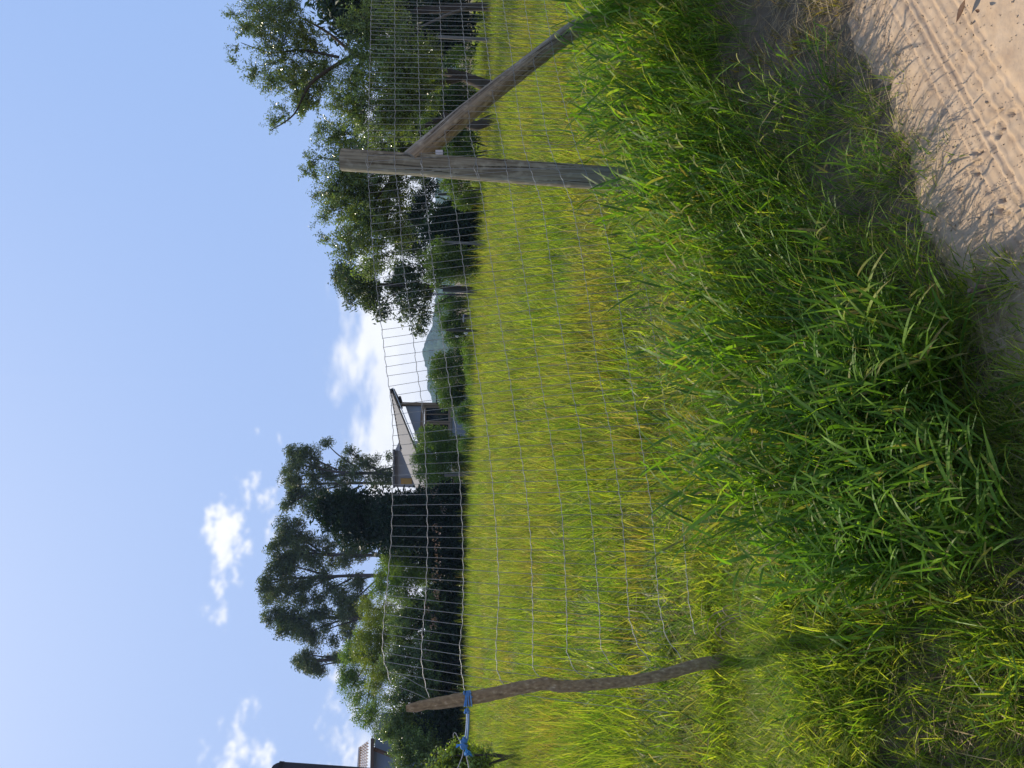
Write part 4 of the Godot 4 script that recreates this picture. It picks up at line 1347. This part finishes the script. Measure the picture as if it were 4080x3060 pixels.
func build_rope(nl: Vector3) -> void:
	var blue := lin(0.06, 0.20, 0.46)
	var pale := lin(0.30, 0.42, 0.58)
	var P := func(y: float, v: float, lift: float) -> Vector3: return on_plane(y, v, fa + nl * lift, nl)
	var c: Vector3 = (P as Callable).call(2782, 1865, 0.0)
	var rope := thing("blue_rope", c)
	# turns round the post
	for k in 4:
		var s := Shape.new()
		s.off = c
		var p := PackedVector3Array()
		var mid: Vector3 = (P as Callable).call(2784 - k * 0.6, 1855 + k * 7.0, 0.0)
		var side := Vector3(-nl.z, 0, nl.x)
		for q in 19:
			var a := TAU * q / 18.0
			p.append(mid + (nl * cos(a) + side * sin(a)) * (0.028 + 0.001 * (k % 2)) + Vector3(0, 0.004 * sin(a * 1.0 + k), 0))
		s.tube(p, spread([0.0036, 0.0036], p.size()), 6, [blue.lerp(pale, 0.15 * k)], false)
		put("turn", s.mesh(M.rope), rope)
	var strand := func(called: String, keys: Array, r: float, col: Color) -> void:
		var p := []
		for q in keys:
			p.append((P as Callable).call(q[0], q[1], q[2] if q.size() > 2 else 0.0))
		var pp := curve_points(p, 6)
		var s := Shape.new()
		s.off = c
		s.tube(pp, spread([r, r], pp.size()), 6, [col], true)
		put(called, s.mesh(M.rope), rope)
	# loops on the mesh side
	strand.call("loop", [[2768, 1850, 0.03], [2755, 1849, 0.02], [2757, 1856, 0.0], [2772, 1856, 0.03]], 0.003, blue)
	strand.call("loop", [[2770, 1868, 0.03], [2762, 1877, 0.02], [2766, 1882, 0.0], [2778, 1880, 0.03]], 0.003, blue)
	# knot on the left side of the post
	for k in 5:
		var a := k * 1.9
		strand.call("knot", [[2826 + 5 * sin(a), 1856 + 3 * k, 0.02], [2836 + 4 * cos(a), 1852 + 4 * k, 0.03], [2838 - 3 * sin(a), 1862 + 2 * k, 0.01], [2828, 1866 - 2 * k, 0.02]], 0.004, blue.lerp(pale, 0.1 * k))
	# taut double cord to the left
	strand.call("cord", [[2838, 1861, 0.02], [2880, 1860, 0.01], [2920, 1857, 0.0], [2945, 1852, 0.0]], 0.0034, pale)
	strand.call("cord", [[2838, 1868, 0.0], [2880, 1867, -0.005], [2920, 1865, -0.005], [2950, 1862, 0.0]], 0.0042, blue.lerp(pale, 0.35))
	for k in 9:
		var a := k * 1.3
		strand.call("knot", [[2938 + k * 4.0, 1848 + 5 * sin(a), 0.01], [2946 + k * 4.0, 1842 + 6 * cos(a), 0.02], [2952 + k * 4.0, 1854 + 7 * sin(a + 1), 0.015], [2944 + k * 4.0, 1858 - 3 * cos(a), 0.0]], 0.0042, blue.lerp(pale, 0.06 * (k % 4)))
	# frayed tuft
	for k in 34:
		var f := k / 34.0
		strand.call("frayed_end", [[2970 + 3 * f, 1850 + 6 * f, 0.01], [2988, 1855 + 8 * f, 0.015], [3000 + rnd(-6, 6), 1852 + 22 * f + rnd(-3, 3), rnd(-0.01, 0.03)], [3008 + rnd(-8, 6), 1850 + 30 * f + rnd(-4, 4), rnd(-0.015, 0.03)]], 0.0009, lin(0.05, 0.30, 0.62))
	for k in 8:
		strand.call("frayed_end", [[2966, 1840, 0.01], [2968 + rnd(-4, 4), 1830, 0.01], [2972 + rnd(-8, 8), 1818 + rnd(-3, 6), 0.0]], 0.0009, lin(0.05, 0.24, 0.55))
	# tail of wire that goes on to the left edge
	strand.call("tail", [[2975, 1848, 0.0], [3010, 1843, 0.0], [3040, 1832, 0.0], [3075, 1818, 0.0]], 0.0018, lin(0.36, 0.35, 0.34))
	strand.call("tail", [[2990, 1856, 0.0], [3020, 1860, 0.0], [3045, 1866, 0.0], [3080, 1870, 0.0]], 0.0024, lin(0.36, 0.35, 0.34))
	strand.call("tail", [[2960, 1838, 0.0], [2945, 1828, 0.0], [2925, 1818, 0.0], [2918, 1812, 0.0], [2926, 1806, 0.0], [2940, 1807, 0.0]], 0.0014, lin(0.40, 0.39, 0.36))
	tag(rope, "knotted blue rope tied round the crooked post and trailing left", "rope")

# ---------------------------------------------------------------- small things on the track
func on_ground(y: float, v: float, h := 0.0) -> Vector3:
	var d := sight(3060.0 - y, v)
	var p := EYE + d * ((h - EYE.y) / d.y)
	for k in 6:
		p = EYE + d * ((ground_y(p.x, p.z) + 0.03 * smoothstep(-1.8, -1.62, p.x * 0.5 + p.z * 0.86) + h - EYE.y) / d.y)
	return p

func build_road_bits() -> void:
	for q in [[45, 3850, 0.9, "curled brown dead leaf lying across the tyre track at the right", 0.07], [45, 3915, 2.2, "small brown dead leaf near the right edge of the track", 0.03]]:
		var p := on_ground(q[0], q[1], 0.012)
		var o := thing("dead_leaf", p)
		var s := Shape.new()
		var dir := Vector3(cos(q[2]), 0.15, sin(q[2])).normalized()
		var side := dir.cross(Vector3.UP).normalized()
		var len: float = q[4]
		for k in 6:
			var f0 := k / 6.0 - 0.5
			var f1 := (k + 1) / 6.0 - 0.5
			var w0 := len * 0.17 * cos(f0 * PI)
			var w1 := len * 0.17 * cos(f1 * PI)
			var y0 := 0.01 + 0.03 * f0 * f0
			var y1 := 0.01 + 0.03 * f1 * f1
			var c := lin(0.15, 0.09, 0.055)
			var a0 := dir * len * f0 + Vector3(0, y0, 0)
			var a1 := dir * len * f1 + Vector3(0, y1, 0)
			s.quad(a0, a1, a1 + side * w1 + Vector3(0, w1 * 0.8, 0), a0 + side * w0 + Vector3(0, w0 * 0.8, 0), c)
			s.quad(a0, a1, a1 - side * w1 + Vector3(0, w1 * 0.8, 0), a0 - side * w0 + Vector3(0, w0 * 0.8, 0), c)
		put("blade", s.mesh(M.straw), o)
		tag(o, q[3], "leaf", "dead leaves on the track")
	var grit_meshes := []
	for k in 3:
		var gs := Shape.new()
		var pts := []
		for q in 8:
			pts.append(Vector3((1.0 if q & 1 else -1.0) * rnd(0.5, 1.0), (1.0 if q & 2 else -1.0) * rnd(0.4, 0.8), (1.0 if q & 4 else -1.0) * rnd(0.5, 1.0)))
		for f in [[0, 2, 3, 1], [4, 5, 7, 6], [0, 1, 5, 4], [2, 6, 7, 3], [0, 4, 6, 2], [1, 3, 7, 5]]:
			gs.quad(pts[f[0]], pts[f[1]], pts[f[2]], pts[f[3]], Color(0.33, 0.25, 0.17))
		grit_meshes.append(gs.mesh(M.bark))
	var gp := []
	for k in 5200:
		var tt := rnd(0.3, 3.0)
		var nn := -1.72 + absf(rng.randfn()) * 0.35 - 0.1
		if nn > -0.6:
			continue
		var x := 0.505 * nn + 0.869 * tt
		var z := 0.869 * nn - 0.505 * tt
		var sz := rnd(0.0008, 0.0022) * (2.2 if rng.randf() < 0.06 else 1.0)
		var l := rnd(0.6, 1.25)
		gp.append([Transform3D(Basis(Vector3(rnd(-1, 1), rnd(-1, 1), rnd(-1, 1)).normalized(), rnd(0, TAU)).scaled(Vector3.ONE * sz), Vector3(x, maxf(ground_y(x, z), -0.002) + sz * 0.3, z)), Color(l, l, l), k])
	var grit := thing("grit")
	scatter("pebble", grit, grit_meshes, gp)
	tag(grit, "loose crumbs and grit along the edge of the track", "gravel", "", "stuff")
	# cut stubs at the edge of the track
	for q in [[1172, 3935, 0.0075, "thicker reddish cut stub at the foot of the broad grass"], [1152, 3962, 0.006, "thinner pale cut stub beside the reddish one"]]:
		var p := on_ground(q[0], q[1])
		var o := thing("cut_stub", p)
		var s := Shape.new()
		s.tube([Vector3(0, -0.03, 0), Vector3(0.002, 0.03, 0.003), Vector3(0.008, 0.06, 0.006)], [q[2], q[2], q[2] * 0.92], 10, [lin(0.17, 0.115, 0.085)])
		put("stem", s.mesh(M.bark), o)
		tag(o, q[3], "stub")
	# pale straw fronds that arch beside the crooked post
	var fr := thing("straw_fronds", on_ground(2440, 3010))
	for q in [[[2440, 3000], [2470, 2900], [2519, 2850], [2590, 2960], [2600, 3050]], [[2445, 3000], [2500, 2880], [2555, 2890], [2605, 3010], [2612, 3090]], [[2436, 3000], [2455, 2900], [2480, 2860], [2540, 2950], [2560, 3060]], [[2440, 2990], [2430, 2900], [2452, 2840], [2500, 2820], [2560, 2870]], [[2430, 2990], [2410, 2920], [2430, 2880], [2470, 2930], [2490, 3060]], [[2446, 3000], [2520, 2930], [2580, 2960], [2625, 3080], [2630, 3140]]]:
		var p := []
		for w in q:
			p.append(at(w[0], w[1], 2.98 + rnd(-0.05, 0.05)))
		var pp := curve_points(p, 6)
		var s := Shape.new()
		s.off = fr.position
		s.tube(pp, spread([0.0024, 0.0022, 0.0006], pp.size()), 4, [lin(0.50, 0.41, 0.27) * rnd(0.75, 1.1)], false)
		put("frond", s.mesh(M.straw), fr)
	tag(fr, "arching pale dry grass stems by the foot of the crooked post", "plant")
	var fl := thing("yellow_flower", on_ground(2705, 3849, 0.06))
	var fst := Shape.new()
	fst.tube([Vector3(0, -0.07, 0), Vector3.ZERO], [0.001, 0.001], 4, [lin(0.1, 0.16, 0.04)], false)
	put("stem", fst.mesh(M.straw), fl)
	for k in 7:
		var s := Shape.new()
		var d := Vector3(cos(k * 0.9), 0.25, sin(k * 0.9)).normalized()
		s.leaf(Vector3.ZERO, d, Vector3.UP, 0.006, 0.004, lin(0.75, 0.42, 0.02))
		put("petal", s.mesh(M.straw), fl)
	tag(fl, "tiny yellow flower low in the dark grass at the near left", "flower")
	# a dry seed head leaning over the track edge
	var root := on_ground(1335, 3800)
	var sh := thing("seed_stalk", root)
	var d := sight(3060.0 - 1170, 3715)
	var top := EYE + d * (2.16 / -d.z)
	var st := Shape.new()
	st.off = root
	var pp := curve_points([root, root.lerp(top, 0.5) + Vector3(-0.01, 0.02, 0), top], 6)
	st.tube(pp, spread([0.0022, 0.0014], pp.size()), 5, [lin(0.24, 0.18, 0.10)])
	put("stem", st.mesh(M.straw), sh)
	var hd := Shape.new()
	hd.off = root
	for k in 26:
		var dr := ((top - root).normalized() + Vector3(rnd(-0.9, 0.9), rnd(-0.9, 0.9), rnd(-0.9, 0.9))).normalized()
		hd.leaf(top, dr, Vector3(rnd(-1, 1), 1, rnd(-1, 1)).normalized(), rnd(0.02, 0.045), 0.003, lin(0.30, 0.20, 0.10))
	put("seed_head", hd.mesh(M.straw), sh)
	tag(sh, "dry brown seed stalk with a feathery head beside the track", "plant")

# ---------------------------------------------------------------- grass
func tuft(count: int, spread_r: float, h0: float, h1: float, w0: float, w1: float, lean0: float, lean1: float, curl0: float, curl1: float, segs: int, base: Array, tips: Array, mat: Material) -> ArrayMesh:
	var s := Shape.new()
	for k in count:
		var a := rnd(0, TAU)
		var r := sqrt(rng.randf()) * spread_r
		var p := Vector3(cos(a) * r, -0.015, sin(a) * r)
		var c0 := mix3(base)
		var c1 := mix3(tips)
		s.blade(p, a + rnd(-0.9, 0.9), rnd(lean0, lean1), rnd(curl0, curl1), rnd(h0, h1), rnd(w0, w1), segs, c0, c1, rnd(-0.9, 0.9))
	return s.mesh(mat)

# stems with leaves set alternately and a pale seed spike or none
func stem_tuft(count: int, tall0: float, tall1: float, leaf_l: float, leaf_w: float, spike: bool, cols: Array) -> ArrayMesh:
	var s := Shape.new()
	for k in count:
		var az := rnd(0, TAU)
		var lean := rnd(0.1, 0.75)
		var len := rnd(tall0, tall1)
		var p := Vector3(rnd(-0.05, 0.05), -0.01, rnd(-0.05, 0.05))
		var out := Vector3(cos(az), 0, sin(az))
		var a := lean * 0.5
		var n := 7
		for j in n:
			var d := Vector3.UP * cos(a) + out * sin(a)
			var p1 := p + d * len / n
			var sd := Vector3(-sin(az), 0, cos(az)) * 0.0016
			var c := mix3(cols, 0.1)
			s.quad(p - sd, p + sd, p1 + sd * 0.9, p1 - sd * 0.9, c)
			if j > 1 and leaf_l > 0.0:
				var la := az + (1.4 if j % 2 else -1.4) + rnd(-0.5, 0.5)
				s.blade(p1, la, a * 0.5 + rnd(0.3, 0.8), rnd(0.3, 0.9), leaf_l * rnd(0.6, 1.15), leaf_w * rnd(0.7, 1.1), 5, mix3(cols), mix3(cols), rnd(-0.5, 0.5))
			p = p1
			a += lean * 0.5 / n
		if spike:
			var pa := a + 0.3
			var pale := lin(0.42, 0.40, 0.26)
			for j in 4:
				var d := Vector3.UP * cos(pa) + out * sin(pa)
				var p1 := p + d * 0.014
				var sd := Vector3(-sin(az), 0, cos(az)) * 0.0024
				var s2 := d.cross(sd.normalized()) * 0.0024
				s.quad(p - sd, p + sd, p1 + sd, p1 - sd, pale)
				s.quad(p - s2, p + s2, p1 + s2, p1 - s2, pale)
				p = p1
				pa += 0.22
	return s.mesh(M.grass)

func build_grass() -> void:
	var green := [lin(0.17, 0.30, 0.03), lin(0.25, 0.40, 0.04), lin(0.09, 0.17, 0.025)]
	var lime := [lin(0.40, 0.48, 0.06), lin(0.52, 0.56, 0.09), lin(0.24, 0.32, 0.04)]
	var gold := [lin(0.46, 0.42, 0.10), lin(0.56, 0.48, 0.18), lin(0.38, 0.38, 0.08), lin(0.28, 0.20, 0.09), lin(0.24, 0.23, 0.06)]
	var straw := [lin(0.44, 0.34, 0.18), lin(0.52, 0.42, 0.25), lin(0.34, 0.24, 0.11)]
	var deep := [lin(0.06, 0.135, 0.018), lin(0.085, 0.18, 0.022), lin(0.12, 0.24, 0.03)]
	var tipped := [lin(0.08, 0.17, 0.02), lin(0.11, 0.22, 0.025), lin(0.15, 0.29, 0.03), lin(0.20, 0.36, 0.035), lin(0.26, 0.42, 0.045), lin(0.10, 0.2, 0.025), lin(0.13, 0.26, 0.03), lin(0.34, 0.28, 0.10)]
	# ---- field
	var mead := []
	var fresh := []
	for k in 4:
		mead.append(tuft(26, 0.15, 0.18, 0.40, 0.004, 0.0085, 0.0, 0.55, 0.0, 0.9, 4, gold + straw + green, gold + lime, M.grass))
		fresh.append(tuft(24, 0.14, 0.16, 0.36, 0.005, 0.010, 0.05, 0.7, 0.1, 1.1, 4, green + lime, lime + green, M.grass))
	var weeds := []
	for k in 4:
		weeds.append(tuft(20, 0.12, 0.14, 0.42, 0.006, 0.013, 0.1, 0.9, 0.2, 1.4, 4, [lin(0.09, 0.16, 0.03), lin(0.13, 0.21, 0.035), lin(0.26, 0.2, 0.09)], [lin(0.12, 0.2, 0.03), lin(0.16, 0.27, 0.04), lin(0.42, 0.36, 0.16)], M.grass))
	var meshes := mead + fresh + weeds
	var places := []
	var z := 3.1
	while z < 44.0:
		var cell := clampf(0.085 + (z - 3.0) * 0.011, 0.09, 0.26) * (1.0 if z < 31.0 else 1.8)
		var half := z * 0.56 + 0.8
		var x := -half
		while x < half:
			var p := Vector3(x + rnd(-0.5, 0.5) * cell, 0, -z + rnd(-0.5, 0.5) * cell)
			var n := p.x * 0.5 + p.z * 0.86
			x += cell
			if n > -2.55 or (p.x < -0.5 and n > -3.12 - 0.42 * rng.randf()):
				continue
			p.y = ground_y(p.x, p.z)
			var g := patch_noise.get_noise_2d(p.x * 1.1, p.z * 2.6) + 0.45 * patch_noise.get_noise_2d(p.x * 5.0 + 70.0, p.z * 7.0)
			if z > 24.0:
				g -= 0.5 * smoothstep(24.0, 29.0, z)
			if p.x < -1.0 and z < 7.0:
				g -= 0.25
			var lump := patch_noise.get_noise_2d(p.x * 4.2 + 9.0, p.z * 4.2) + 0.6 * patch_noise.get_noise_2d(p.x * 1.3 + 50.0, p.z * 1.6)
			var fr := rng.randf() < smoothstep(0.30, -0.16, g + 0.25 * lump)
			var hgt := rnd(0.7, 1.2) * (1.0 + 0.75 * lump)
			if lump < -0.25 and rng.randf() < 0.45:
				continue
			if z > 22.0:
				hgt *= rnd(0.7, 1.9)
			if z < 6.0:
				hgt *= lerpf(0.7, 1.0, (z - 3.0) / 3.0)
			if p.x < -0.6 and z < 4.5:
				hgt *= 0.75
			var grow := lerpf(1.0, 1.6, clampf((z - 6.0) / 20.0, 0, 1))
			var b := Basis(Vector3.UP, rnd(0, TAU)).scaled(Vector3(grow, hgt, grow))
			var l := rnd(0.6, 1.2)
			var warm := 1.0 + 0.18 * patch_noise.get_noise_2d(p.x * 0.9 + 200.0, p.z * 1.8)
			var kind := (4 if fr else 0) + rng.randi() % 4
			if rng.randf() < 0.10 + 0.25 * smoothstep(0.1, 0.4, patch_noise.get_noise_2d(p.x * 3.0 - 80.0, p.z * 3.0)):
				kind = 8 + rng.randi() % 4
			places.append([Transform3D(Basis(Vector3(1, 0, 0), rnd(-0.25, 0.25)) * b, p), Color(l * warm, l, l), kind])
		z += cell
	var field := thing("field_grass")
	scatter("grass_tuft", field, meshes, places)
	tag(field, "yellow green grass of the field seen through the wire", "grass", "", "stuff")
	# ---- bank: broad bladed grass, thickest at the corner post and in the middle
	var broad := []
	for k in 6:
		broad.append(tuft(16, 0.06, 0.20, 0.48, 0.005, 0.012, 0.05, 0.95, 0.2, 1.9, 6, deep, tipped, M.bank))
	var slim := []
	for k in 4:
		slim.append(tuft(26, 0.07, 0.20, 0.50, 0.0025, 0.006, 0.05, 0.8, 0.2, 1.5, 5, deep + green, tipped + green + lime, M.grass))
	var leaved := []
	for k in 4:
		leaved.append(stem_tuft(7, 0.25, 0.5, 0.16, 0.0125, false, deep + tipped))
	var spiky := []
	for k in 4:
		spiky.append(stem_tuft(7, 0.32, 0.52, 0.07, 0.005, true, green + lime))
	var turf := []
	for k in 4:
		turf.append(tuft(34, 0.08, 0.07, 0.20, 0.004, 0.008, 0.2, 1.0, 0.2, 1.2, 4, lime + green, lime + green + gold, M.grass))
	var dead := []
	for k in 4:
		dead.append(tuft(16, 0.09, 0.10, 0.28, 0.002, 0.0045, 0.9, 1.6, -0.2, 0.5, 5, straw, straw, M.straw))
	var bank := meshes.size()
	var all := broad + slim + leaved + spiky + turf + dead + fresh       # 0-5, 6-9, 10-13, 14-17, 18-21, 22-25
	var bl := []
	var tl := []
	var t := -3.2
	while t < 5.4:
		var n := -3.5
		while n < -1.58:
			var tt := t + rnd(-0.5, 0.5) * 0.075
			var nn := n + rnd(-0.5, 0.5) * 0.075
			n += 0.075
			var p := Vector3(0.505 * nn + 0.869 * tt, 0, 0.869 * nn - 0.505 * tt)
			p.y = ground_y(p.x, p.z)
			var clump := patch_noise.get_noise_2d(p.x * 5.0, p.z * 5.0)
			# how rank the grass grows here: high between the posts, low by the crooked post and at the track edge
			var rank := smoothstep(0.45, 1.0, tt + 0.3 * clump) * smoothstep(-2.85, -2.4, nn + 0.3 * clump) * (1.0 - 0.85 * smoothstep(2.45, 2.8, tt) * smoothstep(-2.5, -2.3, nn))
			rank = maxf(rank, smoothstep(2.0, 2.7, tt + 0.2 * clump) * smoothstep(-3.15, -2.9, nn) * smoothstep(-2.1, -2.4, nn))
			rank = maxf(rank, 0.10 + 0.3 * smoothstep(0.15, 0.4, clump))
			rank *= smoothstep(-1.66, -1.95 - 0.45 * smoothstep(1.25, 1.7, tt), nn + 0.12 * clump)
			var dry := smoothstep(2.35, 2.7, tt + 0.2 * clump) * smoothstep(-2.75, -2.45, nn)  # straw-rich corner whose dim brown also stands in for shade
			var l := rnd(0.8, 1.2)
			var col := Color(l, l, l)
			var spin := Basis(Vector3.UP, rnd(0, TAU))
			if absf(tt - 0.5) < 0.42 and absf(nn + 3.12) < 0.34:      # grazed short round the crooked post
				spin = spin.scaled(Vector3.ONE * 0.75)
				rank *= 0.2
			if tt < 1.1 and nn < -2.4:
				for q in 2:
					tl.append([Transform3D(spin.scaled(Vector3.ONE * rnd(0.5, 0.9)), p + Vector3(rnd(-0.04, 0.04), 0, rnd(-0.04, 0.04))), Color(l, l, l), 18 + rng.randi() % 4])
			# blades on the track side hang out over it
			var tip := Basis(Vector3(0.869, 0, -0.505).normalized(), 0.45 * smoothstep(-2.25, -1.8, nn))
			var sc := rnd(0.75, 1.2) * lerpf(0.4, 1.08, rank)
			var r := rng.randf()
			if rank > 0.12 and r < 0.30 + 0.75 * rank:
				var pick := rng.randf()
				var kind := rng.randi() % 6
				if pick < 0.40:
					kind = 6 + rng.randi() % 4
				elif pick < 0.62:
					kind = 10 + rng.randi() % 4
				elif pick < 0.68:
					kind = 14 + rng.randi() % 4
				bl.append([Transform3D(tip * spin.scaled(Vector3.ONE * sc), p), col, kind])
			if rng.randf() < 0.9 * (1.0 - 0.55 * rank) * smoothstep(-1.55, -1.85, nn + 0.1 * clump) * (1.0 - 0.6 * dry):
				tl.append([Transform3D(spin.scaled(Vector3.ONE * rnd(0.6, 1.1) * (1.0 - 0.35 * smoothstep(1.4, 2.0, tt))), p), Color(l, l * (1.0 - 0.35 * dry), l), 18 + rng.randi() % 4])  # less green in that corner: shade painted into the turf tint
			if tt < 1.2 and nn < -1.75 and rng.randf() < 0.6:
				tl.append([Transform3D(spin.scaled(Vector3.ONE * rnd(0.5, 0.95)), p + Vector3(rnd(-0.04, 0.04), 0, rnd(-0.04, 0.04))), Color(l * 0.9, l * 0.9, l * 0.9), 18 + rng.randi() % 4])
			if tt < 1.1 and nn < -1.9 and rng.randf() < 0.7 * smoothstep(1.1, 0.6, tt) * (0.6 + clump):
				tl.append([Transform3D(spin.scaled(Vector3.ONE * rnd(0.35, 0.75)), p), Color(l, l, l), 26 + rng.randi() % 4])
			if rng.randf() < 0.42 + 0.4 * dry + 0.15 * smoothstep(1.0, 0.5, tt) - 0.25 * rank:
				tl.append([Transform3D(spin.scaled(Vector3.ONE * rnd(0.6, 1.1)), p + Vector3(0, 0.01, 0)), Color(l, l, l), 22 + rng.randi() % 4])
		t += 0.075
	# the big leaved clump that hangs out over the track, and bent straws by the crooked post
	for k in 130:
		var tt := rnd(0.6, 1.3)
		var nn := rnd(-2.3, -1.86)
		var p := Vector3(0.505 * nn + 0.869 * tt, 0, 0.869 * nn - 0.505 * tt)
		p.y = ground_y(p.x, p.z)
		var l := rnd(0.85, 1.3)
		bl.append([Transform3D(Basis(Vector3(0.869, 0, -0.505).normalized(), rnd(0.1, 0.75)) * Basis(Vector3.UP, rnd(0, TAU)).scaled(Vector3.ONE * rnd(0.6, 0.92)), p), Color(l, l, l), 10 + rng.randi() % 4])
	# thin tufts and straw that creep out on the near end of the track
	for k in 300:
		var tt := rnd(0.35, 1.32)
		var nn := -1.86 + 0.5 * rng.randf() * rng.randf() + 0.12 * smoothstep(1.0, 0.5, tt)
		var p := Vector3(0.505 * nn + 0.869 * tt, 0.0, 0.869 * nn - 0.505 * tt)
		p.y = maxf(ground_y(p.x, p.z), -0.004)
		var l := rnd(0.75, 1.15)
		tl.append([Transform3D(Basis(Vector3.UP, rnd(0, TAU)).scaled(Vector3.ONE * rnd(0.35, 0.75)), p), Color(l, l, l), (18 if k % 5 < 3 else 22) + rng.randi() % 4])
	var bank_g := thing("bank_grass")
	scatter("grass_tuft", bank_g, all, bl)
	tag(bank_g, "rank dark green broad bladed grass on the bank before the fence", "grass", "", "stuff")
	var low_g := thing("short_grass")
	scatter("grass_tuft", low_g, all, tl)
	tag(low_g, "short green grass and dry straw along the edge of the track", "grass", "", "stuff")
